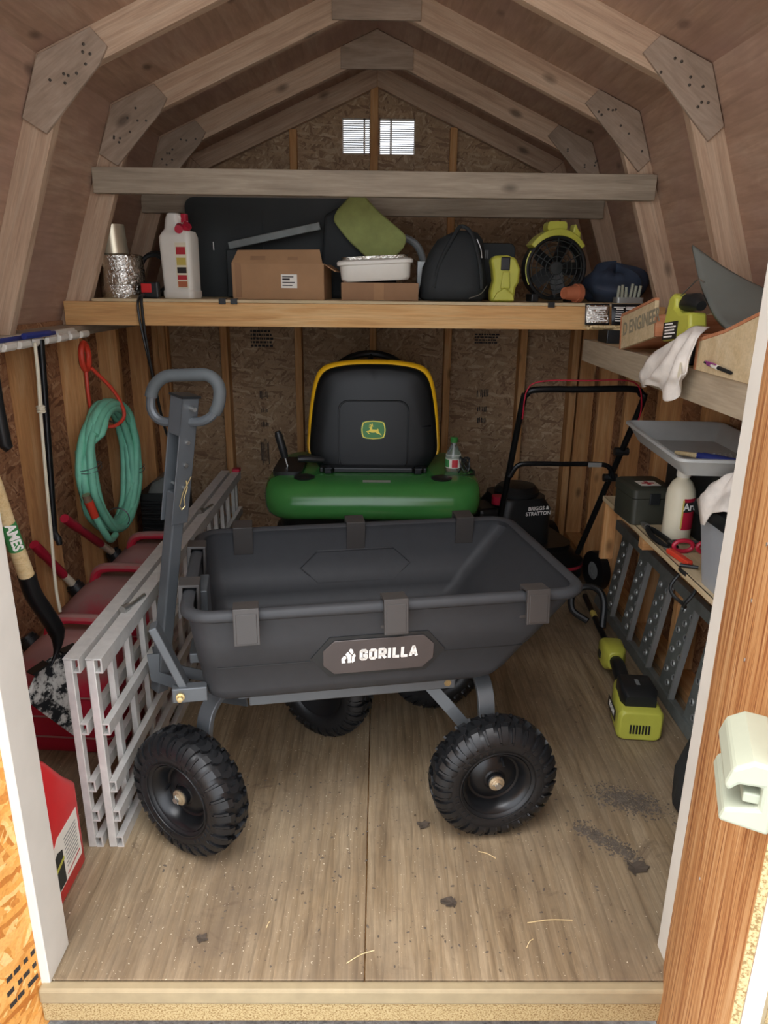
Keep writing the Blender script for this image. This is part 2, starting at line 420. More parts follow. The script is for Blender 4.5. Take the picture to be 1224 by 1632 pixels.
# ------------------------------------------------------------------ the shed
X0 = -.015                       # ridge line
LW, RW, BW = -1.25, 1.22, 4.14   # inner faces of the sheathing
CRL, CRR, CRZ, RZ = (-.98, 2.066), (.95, 2.062), 2.064, 2.49
EVL, EVR = (-1.262, 1.283), (1.235, 1.283)
Y0, Y1 = 1.19, 4.16
def floor():
    f = struct('floor')
    for xa, xb, ya, yb in ((LW, -.0215, Y0, 3.6), (-.0185, RW, Y0, 3.6), (LW, -.0215, 3.603, BW), (-.0185, RW, 3.603, BW)):
        board('floor_panel', 'floor', ((xa+xb)/2, ya, -.009), ((xa+xb)/2, yb, -.009), (1, 0, 0), xb-xa, .018, f, .0015)
    s = struct('trim_1', (0, 1.18, -.1))
    board('sill_lip', 'cream', (-.72, 1.176, -.020), (.68, 1.176, -.020), (0, 0, 1), .040, .026, s, .006)
    board('sill_board', 'sandy', (-.72, 1.180, -.068), (.68, 1.180, -.068), (0, 0, 1), .056, .022, s, .004)
    b = MB(); b.box(-1.3, 1.27, 1.2, 4.2, -.12, -.02); b.build('floor_joists', 'stud', f, smooth=0)
floor()
def outside():
    def g(u, v):
        x = -14+28*u; y = -22+44*v
        return (x, y, -.17+.012*mnoise.noise(Vector((x*7, y*7, 0))))
    b = MB(); b.grid(g, 90, 120); o = b.build('ground', 'ground'); o['kind'] = 'structure'; o['label'] = 'grey gravel ground outside the shed'
    rnd = random.Random(3)
    p = MB()
    for i in range(260):
        x = rnd.uniform(-.95, .75); y = rnd.uniform(1.0, 1.16); r = rnd.uniform(.006, .016)
        p.lathe([(r*.4, -r*.5), (r, -r*.1), (r*.8, r*.4), (r*.2, r*.6)], 6, T(x, y, -.163) @ R(rnd.uniform(0, 360), 'Z') @ R(rnd.uniform(-25, 25), 'X'))
    o = p.build('gravel', plain('loose_stone', '#8b857c', .9, 0, .4, 60)); o['kind'] = 'stuff'; o['label'] = 'loose gravel stones below the door sill'; o['category'] = 'gravel'
outside()
def roofline(x):
    if x <= CRL[0]: a, b = EVL, CRL
    elif x <= X0: a, b = CRL, (X0, RZ)
    elif x <= CRR[0]: a, b = (X0, RZ), CRR
    else: a, b = CRR, EVR
    return a[1]+(b[1]-a[1])*(x-a[0])/(b[0]-a[0])
def roof():
    c = struct('ceiling')
    for k, (a, b) in enumerate(((EVL, CRL), (CRL, (X0, RZ)), ((X0, RZ), CRR), (CRR, EVR))):
        a = Vector((a[0], 0, a[1])); b = Vector((b[0], 0, b[1])); d = (b-a); n = Vector((-d.z, 0, d.x)).normalized()
        mid = (a+b)/2+n*.006
        for ya, yb in ((Y0-.02, 2.368), (2.371, 3.587), (3.59, Y1+.05)):
            board('roof_panel', 'roofply', (mid.x, ya, mid.z), (mid.x, yb, mid.z), d, d.length+.004, .012, c, .001)
roof()
GUS_L = [(-.973, 2.058), (-.815, 2.128), (-.772, 2.082), (-.80, 2.035), (-.972, 1.857), (-1.037, 1.897)]
GUS_R = [(.792, 2.128), (.947, 2.058), (1.005, 1.898), (.965, 1.858), (.746, 2.084)]
def quad_rafter(a, b, wd, inward):
    """2x4 whose outer edge follows a-b, in the XZ plane"""
    a = Vector(a); b = Vector(b); d = (b-a).normalized(); n = Vector((-d.y, d.x))
    if n.dot(Vector(inward)) < 0: n = -n
    return a, b, n*wd
def rafters():
    for i, (y, tie) in enumerate(((2.35, False), (2.95, True), (3.56, True), (4.085, False))):
        s = struct('trim_%d' % (i+2), (X0, y, CRZ))
        for ev, cr in ((EVL, CRL), (EVR, CRR)):
            a, b, n1 = quad_rafter(ev, cr, .089, (X0-ev[0], 0)); _, c, n2 = quad_rafter(cr, (X0, RZ), .089, (0, -1))
            d1 = (b-a).normalized(); d2 = (c-b).normalized(); u = n1.normalized()+n2.normalized()
            mit = b+u*(.089*2/u.length_squared); rin = c+Vector((0, -.089/abs(d2.x)))
            e2 = d2*.0012
            for poly, d in (([a, b, mit, a+n1], d1), ([b+e2, c-Vector((.0008*d2.x, 0)), rin-Vector((.0008*d2.x, 0)), mit+e2], d2)):
                cc = sum(poly, Vector((0, 0)))/4
                m = frame((cc.x, y, cc.y), (d.x, 0, d.y), (-d.y, 0, d.x)); mi = m.inverted()
                pl = [tuple((mi @ Vector((q.x, y, q.y)))[:2]) for q in poly]
                z0, z1 = (0, .038) if m.col[2].y > 0 else (-.038, 0)
                plate('rafter', 'rafter', pl, m, z0, z1, s, .0015)
        if i < 3:
            fm = Matrix(((1, 0, 0, 0), (0, 0, 1, y-.0125), (0, 1, 0, 0), (0, 0, 0, 1)))
            for g in (GUS_L, GUS_R):
                cx = sum(p[0] for p in g)/len(g); cz = sum(p[1] for p in g)/len(g)
                a = math.atan2(g[2][1]-g[-1][1], g[2][0]-g[-1][0])
                m = frame((cx, y-.0005, cz), (math.cos(a), 0, math.sin(a)), (-math.sin(a), 0, math.cos(a)))
                mi = m.inverted(); pl = [tuple((mi @ Vector((px, y-.0005, pz)))[:2]) for px, pz in g]
                gu = plate('gusset', 'gusset', pl, m, 0, .012, s, .0015)
                nb = MB(); rr = random.Random(i*7+int(cx > 0))
                for t_ in range(9):
                    u, v = rr.uniform(-.11, .11), rr.uniform(-.03, .03)
                    nb.lathe([(.0045, 0), (.0045, .0016), (.002, .0022)], 6, m @ T(u, v, .012))
                nb.build('nail_heads', 'nail', gu, kind='stuff')
            b = MB(); x0, x1 = X0-.157, X0+.157
            b.prism([(x0, 2.335), (x1, 2.335), (x1, roofline(x1)-.004), (X0, RZ-.006), (x0, roofline(x0)-.004)], 0, .012)
            m = Matrix(((1, 0, 0, 0), (0, 0, -1, y), (0, 1, 0, 0), (0, 0, 0, 1)))
            b.build('ridge_gusset', 'gusset', s, own=m, smooth=0, bevel=.0015)
        if tie:
            x0, x1 = ((-1.062, 1.03) if i == 1 else (-1.075, 1.02))
            z = 1.805 if i == 1 else 1.790
            board('collar_tie', 'tie', (x0, y-.019-.001, z), (x1, y-.020, z-.004), (0, 0, 1), .089, .038, s, .003)
rafters()
STUD_Y = (2.055, 2.462, 2.868, 3.275, 3.68)
def side_walls():
    for nm, xs, sg, top in (('wall_left', LW, 1, 1.245), ('wall_right', RW, -1, 1.245)):
        wl = struct(nm, (xs, 2.6, 0))
        for ya, yb in ((1.22, 2.478), (2.481, 3.698), (3.701, 4.15)):
            board('sheathing_panel', 'osbwall', (xs-sg*.006, (ya+yb)/2, 0), (xs-sg*.006, (ya+yb)/2, 1.30), (0, 1, 0), yb-ya, .012, wl, .001)
        for y in STUD_Y+(4.075,):
            board('stud', 'stud', (xs+sg*.0445, y+.019, .038), (xs+sg*.0445, y+.019, top), (1, 0, 0), .089, .038, wl)
        board('bottom_plate', 'stud', (xs+sg*.0445, 1.22, .019), (xs+sg*.0445, 4.12, .019), (1, 0, 0), .089, .038, wl)
        board('top_plate', 'tie', (xs+sg*.0445, 1.22, top+.019), (xs+sg*.0445, 4.12, top+.019), (1, 0, 0), .089, .038, wl)
side_walls()
VENTS = ((-.196, -.050, 2.094, 2.262), (-.004, .182, 2.090, 2.260))
def back_wall():
    wb = struct('wall_back', (X0, BW, 0))
    def piece(poly):
        cx = sum(p[0] for p in poly)/len(poly); cz = sum(p[1] for p in poly)/len(poly)
        m = Matrix(((0, -1, 0, cx), (0, 0, -1, BW+.012), (1, 0, 0, cz), (0, 0, 0, 1)))   # local X up, local Y to -X... strands as on the walls
        mi = m.inverted(); pl = [tuple((mi @ Vector((x, BW+.012, z)))[:2]) for x, z in poly]
        plate('sheathing_panel', 'osbback', pl, m, 0, .012, wb)
    for xa, xb in ((-1.262, -.64), (-.64, -.02), (-.02, .60), (.60, 1.235)):
        piece([(xa, 0), (xb, 0), (xb, 1.28), (xa, 1.28)])
    def col(xa, xb, za, zb=None):
        pts = [(xa, za), (xb, za)]
        if zb is None:
            top = [xb]+[x for x in (CRR[0], X0, CRL[0]) if xa < x < xb]+[xa]
            pts += [(x, roofline(x)+.004) for x in top]
        else: pts += [(xb, zb), (xa, zb)]
        piece(pts)
    col(-1.262, VENTS[0][0], 1.283); col(VENTS[1][1], 1.235, 1.283)
    col(VENTS[0][0], VENTS[1][1], 1.283, 2.0915)
    col(VENTS[0][0], VENTS[1][1], 2.2605)
    col(VENTS[0][1], VENTS[1][0], 2.091, 2.2615)
    for x in (-1.19, -.85, -.442, .383, .802, 1.095):
        board('stud', 'stud', (x, BW-.0445, .038), (x, BW-.0445, 1.245), (0, 1, 0), .089, .038, wb)
    board('stud', 'stud', (-.03, BW-.0445, .038), (-.03, BW-.0445, 1.245), (0, 1, 0), .089, .038, wb)
    board('bottom_plate', 'stud', (-1.14, BW-.0445, .019), (1.11, BW-.0445, .019), (0, 1, 0), .089, .038, wb)
    board('top_plate', 'tie', (-1.14, BW-.0445, 1.264), (1.11, BW-.0445, 1.264), (0, 1, 0), .089, .038, wb)
    for x in (-.447, .380):
        board('gable_stud', 'stud', (x, BW-.0205, 1.283), (x, BW-.0205, roofline(x)-.10), (1, 0, 0), .038, .04, wb)
    board('gable_stud', 'stud', (-.030, BW-.025, 1.283), (-.030, BW-.025, 2.47), (1, 0, 0), .04, .05, wb)
    # grade stamps printed on the sheathing
    rr = random.Random(5)
    for cx, cz, wd, ht, nl in ((-.66, 1.155, .11, .10, 5), (-.655, .835, .05, .045, 6), (-.655, .745, .04, .03, 5), (-.655, .665, .045, .03, 5), (-.66, .50, .05, .16, 8),
                               (.60, 1.165, .12, .06, 4), (.60, .855, .07, .05, 7), (.60, .765, .055, .035, 6), (.60, .70, .05, .035, 5), (-.80, 1.96, .12, .08, 5), (.62, 1.98, .13, .07, 5)):
        b = MB()
        for k in range(nl):
            if wd < .09:
                x = cx-wd/2+wd*(k+.2)/nl; b.box(x, x+wd/nl*rr.uniform(.3, .75), BW-.0012, BW-.0002, cz-ht/2*rr.uniform(.6, 1), cz+ht/2*rr.uniform(.6, 1))
            else:
                z = cz-ht/2+ht*k/nl; x = cx-wd/2
                while x < cx+wd/2:
                    d = rr.uniform(.006, .02); b.box(x, x+d, BW-.0012, BW-.0002, z, z+ht/nl*.6); x += d+.004
        b.build('printed_grade_stamp', 'dtext', wb, smooth=0)
    for i, (xa, xb, za, zb) in enumerate(VENTS):
        v = struct('window_%d' % (i+1), ((xa+xb)/2, BW, za)); v['label'] = 'small louvred gable vent letting in daylight'
        b = MB()
        for xx in (xa, xb): b.box(xx-.006, xx+.006, BW+.013, BW+.028, za-.006, zb+.006)
        for zz in (za, zb): b.box(xa, xb, BW+.013, BW+.028, zz-.006, zz+.006)
        if i == 1: b.box(xa+.055, xa+.067, BW+.013, BW+.026, za, zb)
        else: b.box(xb-.036, xb-.026, BW+.013, BW+.026, za, zb)
        b.build('vent_frame', 'white', v, smooth=0)
        s = MB(); n = 17
        for k in range(n):
            z = za+(zb-za)*(k+.5)/n
            s.box(xa, xb, -.0035, .0035, -.0008, .0008, T(0, BW+.021, z) @ R(52, 'X'))
        s.build('louvre_slats', 'grey', v, smooth=0, kind='stuff')
back_wall()
def door_jambs():
    d = struct('trim_6', (-.70, 1.18, 0))
    board('jamb_board', 'white', (-.71, 1.231, -.004), (-.71, 1.231, 1.98), (0, 1, 0), .098, .02, d, .002)
    board('jamb_stud', 'stud', (-.74, 1.235, 0), (-.74, 1.235, 1.98), (0, 1, 0), .089, .038, d)
    d = struct('trim_7', (.66, 1.18, 0))
    board('jamb_board', 'white', (.665, 1.231, -.004), (.665, 1.231, 1.98), (0, 1, 0), .098, .02, d, .002)
    board('jamb_stud', 'stud', (.695, 1.235, 0), (.695, 1.235, 1.98), (0, 1, 0), .089, .038, d)
    f = struct('wall_front', (0, 1.2, 0))
    for xa, xb in ((-1.262, -.76), (.715, 1.235)):
        board('sheathing_panel', 'osbwall', ((xa+xb)/2, 1.199, -.1), ((xa+xb)/2, 1.199, 1.29), (1, 0, 0), xb-xa, .012, f, .001)
        cr = CRL if xa < 0 else CRR; xi = xb if xa < 0 else xa; xo = xa if xa < 0 else xb
        fm = Matrix(((1, 0, 0, 0), (0, 0, -1, 1.205), (0, 1, 0, 0), (0, 0, 0, 1)))
        plate('sheathing_panel', 'osbwall', [(xi, 1.291), (xo, 1.291), cr, (xi, roofline(xi))], fm, 0, .012, f)
        so_ = plate('siding_panel', 'cream', [(xi, -.13), (xo, -.13), (xo, 1.291), cr, (xi, roofline(xi))], fm, .0125, .022, f, 0, 'cream painted outer siding')
        gv = MB(); x = xa+.06
        while x < xb-.03: gv.box(x, x+.006, 1.1822, 1.1832, -.12, 1.28); x += .10
        gv.build('siding_grooves', 'sandy', so_, smooth=0, kind='stuff')
    # the left leaf, swung wide open
    h = Vector((-.716, 1.196, 0)); e = Vector((-.93, .56, 0)); dr = (e-h).normalized(); nr = Vector((-dr.y, dr.x, 0))
    if nr.x < 0: nr = -nr
    dl = struct('door_1', tuple(h)); dl['label'] = 'left shed door leaf of orange strand board'
    c = (h+e)/2-nr*.006
    board('door_panel', 'osbdoor', (c.x, c.y, -.12), (c.x, c.y, 1.85), dr, (e-h).length, .012, dl, .001)
    sb = MB(); rr = random.Random(11)
    for cz, ct, nrow in ((.50, .10, 6), (.02, .06, 3), (.70, .13, 3)):
        for k in range(nrow):
            z = cz+.055*k*.6; s0 = ct-.045
            for q in range(4):
                L = rr.uniform(.010, .018); p = h+dr*(s0+q*.02+rr.uniform(0, .004))
                sb.box(0, L, 0, .012, 0, .0006, frame((p.x, p.y, z), dr, (0, 0, 1)) if frame((0, 0, 0), dr, (0, 0, 1)).col[2].xyz.dot(nr) > 0 else frame((p+dr*L).to_tuple()[:2]+(z,), -dr, (0, 0, 1)))
    sb.build('printed_grade_stamp', 'dtext', dl, smooth=0)
    # the right leaf, half open
    h = Vector((.649, 1.226, 0)); e = Vector((.412, .612, 0)); dr = (e-h).normalized(); nr = Vector((-dr.y, dr.x, 0))
    if nr.x > 0: nr = -nr
    dd = struct('door_2', tuple(h)); dd['label'] = 'right shed door leaf of streaked orange plywood'
    c = (h+e)/2-nr*.005; L = (e-h).length
    board('door_panel', 'doorply', (c.x, c.y, -.12), (c.x, c.y, 1.85), dr, L, .010, dd, .001)
    c2 = e-dr*.001-nr*.005
    board('panel_edge', 'sandy', (c2.x, c2.y, -.12), (c2.x, c2.y, 1.85), dr, .004, .0095, dd, 0)
    c3 = e-dr*.035-nr*.0205
    board('outer_trim', 'white', (c3.x, c3.y, -.12), (c3.x, c3.y, 1.85), dr, .07, .02, dd, .002)
    # latch block
    q = h+dr*(L-.055); m = frame((q.x, q.y, .944), nr, (0, 0, 1))      # x out of the leaf, y up, z along the leaf
    b = MB(); b.prism([(0, .040), (.026, .042), (.044, .030), (.050, .008), (.045, .002), (.036, .012), (.014, .014), (.014, -.012), (.046, -.020), (.050, -.036), (0, -.042)], -.055, .050, m)
    lo = b.build('latch_handle', 'palegreen', dd, smooth=0, bevel=.004)
    b = MB(); b.prism([(.002, .002), (.030, .002), (.030, -.010), (.002, -.010)], -.050, .046, m); b.build('latch_bar', 'palegreen', lo, smooth=0, bevel=.002)
    sc = MB()
    for s_, z in ((.30, 1.02), (.33, .94), (.36, .86), (.30, .70), (.34, 1.12), (.28, .5)):
        p = h+dr*s_; mm = frame((p.x, p.y, z), dr, (0, 0, 1))
        if mm.col[2].xyz.dot(nr) < 0: mm = frame((p.x, p.y, z), -dr, (0, 0, 1))
        sc.lathe([(.003, 0), (.003, .0012), (.0012, .0016)], 8, mm)
    sc.build('screw_heads', 'steel', dd, kind='stuff')
door_jambs()
def loft():
    s = thing('loft_shelf', 'long pine loft shelf spanning the shed below the collar tie', 'shelf', (-.0, 2.92, 1.28))
    board('front_board', 'loftpine', (-1.222, 2.929, 1.329), (1.12, 2.929, 1.329), (0, 0, 1), .089, .038, s, .002)
    for k, (ya, yb) in enumerate(((2.905, 3.5), (3.503, 4.04))):
        board('deck_panel', 'boxply', (-1.11 if k == 0 else -1.12, (ya+yb)/2, 1.3795), (1.09, (ya+yb)/2, 1.3795), (0, 1, 0), yb-ya, .011, s, .001)
    for x in (-.85, -.2, .45):
        board('joist', 'stud', (x, 2.95, 1.329), (x, 4.045, 1.329), (0, 0, 1), .086, .038, s)
loft()

# ------------------------------------------------------------------ the dump cart
CA = 9.77; CO = Vector((-.002, 1.918, 0))
CM = T(*CO) @ R(CA, 'Z')
def cart():
    c = thing('garden_dump_cart', 'big charcoal poly dump cart with four knobbly tyres in the middle of the floor', 'cart', tuple(CO), CA)
    # tub: outer skin, rolled rim, inner skin
    def ring(x0, x1, hw, z, r, n=6): return [(x, y, z) for x, y in rrect(x0, x1, -hw, hw, r, n)]
    def at_z(z, ins=0.0):          # tapered walls
        k = (z-.435)/(.70-.435)
        return (-.476+(-.503+.476)*k+ins, .292+(.498-.292)*k-ins, .262+(.300-.262)*k-ins)
    rings = []
    a = at_z(.435); rings.append(ring(a[0]+.05, a[1]-.05, a[2]-.05, .435, .03))
    rings.append(ring(a[0]+.018, a[1]-.022, a[2]-.018, .4375, .045))
    for z in (.452, .475): b = at_z(z); k = .004 if z < .46 else 0; rings.append(ring(b[0]+k, b[1]-k, b[2]-k, z, .055))
    for z, e in ((.546, 0), (.549, .0025), (.62, .003), (.685, .003)): b = at_z(z); rings.append(ring(b[0]-e, b[1]+e, b[2]+e, z, .058))
    t = at_z(.69)
    for e, z in ((.014, .684), (.020, .690), (.021, .698), (.016, .707), (.007, .711), (-.004, .710), (-.012, .703)):
        rings.append(ring(t[0]-e, t[1]+e, t[2]+e, z, .06+e))
    for z, e in ((.685, .0055), (.60, .006), (.549, .0065), (.546, .009), (.50, .009), (.47, .012)): b = at_z(z, e); rings.append(ring(b[0], b[1], b[2], z, .042))
    b = at_z(.455, .035); rings.append(ring(b[0], b[1], b[2], .452, .03))
    m = MB(); m.loft(rings, CM); tub = m.build('tub', 'tub', c, smooth=50)
    tilt = math.degrees(math.atan2(.300-.262, .265))
    # hexagonal badge recess and badge, both long sides outside, raised hexagon inside
    def wallframe(u, z, side, inner=False):
        y = at_z(z)[2]+(.003 if not inner else -.007)
        x = Vector((1, 0, 0)) if side < 0 else Vector((-1, 0, 0))
        up = Vector((0, side*.142, 1)).normalized()
        if inner: x = -x
        fm = frame((u, side*y, z), x, up)
        return CM @ fm
    def chx(w_, h_, cx, ch=None):
        ch = ch or h_; return [(-w_+cx, -h_), (w_-cx, -h_), (w_, -h_+ch), (w_, h_-ch), (w_-cx, h_), (-w_+cx, h_), (-w_, h_-ch), (-w_, -h_+ch)]
    for side in (-1, 1):
        fm = wallframe(-.040, .556, side)
        hexo = [(-.172, 0), (-.125, -.060), (.125, -.060), (.172, 0), (.125, .060), (-.125, .060)]
        plate('badge_frame', 'blackplastic', hexo, fm, -.002, .003, tub)
        bd = plate('badge', 'plate', chx(.142, .050, .028, .028), fm, .003, .0065, tub, .0012, 'brown-grey chamfered name plate')
        if side < 0:
            tm = fm @ T(0, .004, .0068)
            letters(bd, tm)
    fm = wallframe(-.02, .575, 1, True)
    hexo = [(-.180, 0), (-.125, -.052), (.125, -.052), (.180, 0), (.125, .052), (-.125, .052)]
    q = MB(); q.tube([fm @ Vector((x, y, 0)) for x, y in hexo], .0028, 6, closed=True); q.build('moulded_rib', 'tub', tub)
    for side in (-1, 1):
        for ua, ub in ((-.44, -.213), (.133, .345)):
            b = MB(); y = at_z(.547)[2]+.0035; b.box(ua, ub, min(side*y, side*(y-.004)), max(side*y, side*(y-.004)), .5462, .5482, CM); b.build('seam_groove', 'blackplastic', tub, smooth=0)
    # clips over the rim
    def clip(mm, ia=.036):
        b = MB(); b.prism([(-.019, -.070), (-.011, -.070), (-.008, -.008), (-.008, .014), (ia, .014), (ia, -.070), (ia+.007, -.072), (ia+.007, .021), (-.019, .021)], -.030, .030, mm)
        b.box(-.0205, -.018, -.066, .008, -.024, .024, mm)
        b.build('rim_clip', 'clipm', c, smooth=0, bevel=.0015)
    for u in (-.364, -.007, .356):
        clip(CM @ frame((u, -.318, .704), (0, 1, -.10), (0, .10, 1)), .030)
        clip(CM @ frame((u-.012, .318, .704), (0, -1, -.10), (0, -.10, 1)))
    for v in (-.14, .14): clip(CM @ frame((-.513, v, .704), (1, 0, -.05), (.05, 0, 1)), .026)
    
    # steel chassis
    for s in (-1, 1):
        b = MB(); b.box(-.37, .185, s*.20-.020 if s < 0 else s*.20-.005, s*.20+.005 if s < 0 else s*.20+.020, .396, .429, CM)
        b.build('frame_rail', 'greysteel', c, smooth=0, bevel=.003)
        b = MB(); b.lathe([(.010, 0), (.010, .004), (.007, .008), (.003, .009)], 10, CM @ T(.163, s*.22, .413) @ R(-90*s*-1 if s < 0 else -90, 'X'))
        b.build('rail_bolt', 'gold', c)
        b = MB(); b.tube([CM @ Vector(p) for p in ((.115, s*.19, .40), (.175, s*.215, .33), (.235, s*.235, .255))], 0, flat=((0, 1, 0), .006, .034)); b.build('brace', 'greysteel', c, smooth=0)
    for xa in (-.40, .14): b = MB(); b.box(xa, xa+.04, -.19, .19, .40, .430, CM); b.build('cross_member', 'greysteel', c, smooth=0, bevel=.003)
    b = MB(); b.box(-.505, -.47, -.06, .06, .45, .66, CM); b.box(-.530, -.47, -.05, .05, .44, .47, CM); b.box(-.47, -.37, -.03, .03, .42, .432, CM); b.build('tip_bracket', 'greysteel', c, smooth=0, bevel=.003)
    # axles: curved steel legs falling from the chassis to the hubs
    def axle(mm, track, name):
        pts = []
        for s in (-1, 1):
            seg = [(0, s*.10, .405), (0, s*.175, .398), (0, s*.222, .365), (0, s*.240, .30), (0, s*.246, .20), (0, s*.248, .170)]
            pts = [Vector(p) for p in seg]
            b = MB(); b.tube([mm @ p for p in spl(pts, 5)], 0, flat=(mm.to_3x3() @ Vector((1, 0, 0)), .046, .016)); b.build(name, 'greysteel', c, smooth=40, bevel=.002)
            b = MB(); b.cyl(mm @ Vector((0, s*.23, .175)), mm @ Vector((0, s*(track+.045), .175)), .010, n=12); b.build('axle_stub', 'steel', c)
        b = MB(); b.box(-.02, .02, -.13, .13, .395, .425, mm); b.build('axle_beam', 'greysteel', c, smooth=0, bevel=.003)
    fp = CM @ Vector((-.335, -.012, 0)); fa = 58.9-90+0   # steered front axle
    FM = T(*fp) @ R(-31.1, 'Z'); RM = CM @ T(.272, 0, 0)
    axle(FM, .305, 'front_axle_leg'); axle(RM, .315, 'rear_axle_leg')
    # wheels
    def wheel(mm, first=None):
        if first is not None:
            w0 = first.copy(); C.objects.link(w0); w0.parent = c; w0.matrix_basis = CM.inverted() @ mm; W[w0] = mm
            for ch in first.children:
                k = ch.copy(); C.objects.link(k); k.parent = w0
            return w0
        RT_, WD = .168, .050
        tb = MB()
        prof = [(.088, .030), (.094, .040), (.108, .0505), (.128, .0525), (.148, .0475), (.159, .038), (.1635, .022), (.165, 0), (.1635, -.022), (.159, -.038), (.148, -.0475), (.128, -.0525), (.108, -.0505), (.094, -.040), (.088, -.030)]
        tb.lathe(prof, 64, caps=False, loop=True)
        tire = tb.build('tire', 'rubber', c, own=mm, smooth=40)
        W[tire] = mm
        # tread lugs
        tr = MB(); N = 26
        def lug(th, prof2, hgt):
            vs_ = []
            for (a, z, rr) in prof2: vs_.append((a, z, rr))
        for i in range(N):
            a0 = 2*math.pi*i/N
            for sgn in (-1, 1):
                off = (.5 if sgn > 0 else 0)*2*math.pi/N
                # shoulder lug wrapping down the sidewall
                def P(da, z, r): a = a0+off+da; return (r*math.cos(a), r*math.sin(a), sgn*z)
                for da0, da1 in ((-.085, .030),):
                    zs = [(.016, .1645), (.030, .162), (.0415, .156), (.0505, .143), (.0535, .132)]
                    top = [(.017, .1745), (.031, .172), (.0445, .162), (.0535, .146), (.0550, .133)]
                    rg = []
                    for (z0, r0), (z1, r1), sk in zip(zs, top, (0, .018, .03, .03, .022)):
                        rg.append([P(da0+sk, z0, r0-.004), P(da1+sk, z0, r0-.004), P(da1+sk, z1, r1), P(da0+sk, z1, r1)])
                    if sgn < 0: rg = [r_[::-1] for r_ in rg]
                    tr.loft(rg)
                # chevron groove bars on the shoulder
                rg = []
                for z, r, sk in ((.036, .1715, .085), (.048, .1585, .085), (.0550, .140, .075)):
                    rg.append([P(sk-.014, z-.004, r-.008), P(sk+.022, z-.004, r-.008), P(sk+.022, z, r), P(sk-.014, z, r)])
                if sgn < 0: rg = [r_[::-1] for r_ in rg]
                tr.loft(rg)
            # centre blocks
            rg = []
            for z, sk in ((-.017, .05), (-.005, 0), (.005, 0), (.017, .05)):
                a1 = a0+sk-.055; a2 = a0+sk+.045
                rg.append([(r*math.cos(a), r*math.sin(a), z) for a, r in ((a1, .162), (a2, .162), (a2, .1755), (a1, .1755))])
            tr.loft(rg)
        tr.build('tread_lugs', 'rubber', tire, own=mm, smooth=25, kind='stuff')
        # raised sidewall rings
        rg = MB()
        for rr in (.104, .1265):
            rg.tube([(rr*math.cos(2*math.pi*k/48), rr*math.sin(2*math.pi*k/48), .0515) for k in range(48)], .0016, 5, closed=True)
        for k in range(40):
            if k % 10 < 6:
                a = 2*math.pi*k/40; rg.box(.111, .121, -.003, .003, .050, .0533, R(math.degrees(a), 'Z'))
        rg.build('sidewall_lettering', 'rubber', tire, own=mm)
        rb = MB()
        rb.lathe([(.030, .020), (.048, .018), (.066, .006), (.072, .008), (.080, .030), (.088, .040), (.094, .043), (.097, .039), (.092, .030), (.088, -.030), (.094, -.041), (.088, -.040), (.06, -.012), (.030, -.010)], 48, caps=False)
        rb.build('wheel_rim', 'rimblack', tire, own=mm, smooth=45)
        hb = MB(); hb.lathe([(.034, .010), (.031, .018), (.024, .021), (.024, .034), (.020, .036), (.0, .036)], 24); hb.build('hub', 'rimblack', tire, own=mm, smooth=40)
        hb = MB(); hb.lathe([(.021, .034), (.021, .039), (.015, .041), (.015, .044), (.011, .046), (.0, .046)], 20); hb.build('axle_washer', 'brass', tire, own=mm, smooth=40)
        pn = MB(); pn.cyl((-.013, .004, .046), (.013, -.004, .048), .0018, n=6); pn.cyl((0, 0, .044), (0, 0, .053), .008, n=12); pn.build('cotter_pin', 'steel', tire, own=mm)
        vm = MB(); vm.cyl((.030, .055, .012), (.026, .046, .036), .0045, .0035, 10); vm.build('valve_stem', 'rubber', tire, own=mm)
        return tire
    # axis of the wheel = local Z pointing outwards
    def wm(base, s, track, spin, z=.176): return base @ T(0, s*track, z) @ R(90 if s < 0 else -90, 'X') @ R(spin, 'Z')
    w0 = wheel(wm(RM, -1, .315, 10))
    wheel(wm(RM, 1, .315, 60), w0); wheel(wm(FM, -1, .305, 120), w0); wheel(wm(FM, 1, .305, 200), w0)
    # tongue folded upright and its loop handle
    b0 = Vector((-.640, 1.875, .30)); b1 = Vector((-.503, 1.885, 1.17)); ax = (b1-b0).normalized()
    fx = Vector((.80, -.60, 0)); fx = (fx-ax*fx.dot(ax)).normalized()      # the face with the bolts
    tm = frame(b0, ax, fx)
    Lg = (b1-b0).length
    b = MB(); b.box(0, Lg*.70, -.019, .019, -.019, .019, tm); tg = b.build('tongue', 'greysteel', c, smooth=0, bevel=.004)
    b = MB()
    for z0, z1, y0, y1 in ((-.027, .027, .021, .025), (-.027, .027, -.025, -.021)): b.box(Lg*.60, Lg*.995, y0, y1, z0, z1, tm)
    b.box(Lg*.88, Lg*.995, -.025, .025, -.027, -.023, tm); b.box(Lg*.60, Lg*.995, -.025, .025, .023, .027, tm)
    b.build('handle_channel', 'greysteel', tg, smooth=0, bevel=.0015)
    b = MB(); b.box(Lg*.993, Lg*1.0, -.028, .028, -.03, .03, tm); b.build('channel_cap', 'blackplastic', tg, smooth=0)
    # loop, in the plane of the cart's length, leaning with the tongue
    lx = Vector((.97, -.22, .06)).normalized(); lz = ax
    lc = b0+ax*(Lg*.905)+Vector((0, 0, 0)); ctr = lc+lz*.072
    hw, hh, r_ = .098, .062, .055
    loop = [ctr+lx*x+lz*y for x, y in rrect(-hw+.0, hw, -hh, hh, r_, 8)]
    # split: foam grip round the top, bare tube below
    N = len(loop)
    b = MB(); b.tube(loop, .0125, 10, closed=True); b.build('loop_handle', 'greysteel', tg)
    lowc = [i for i in range(N) if (loop[i]-ctr).dot(lz) > -.024]
    st = [i for i in lowc if (i-1) % N not in lowc][0]; seq = []; i = st
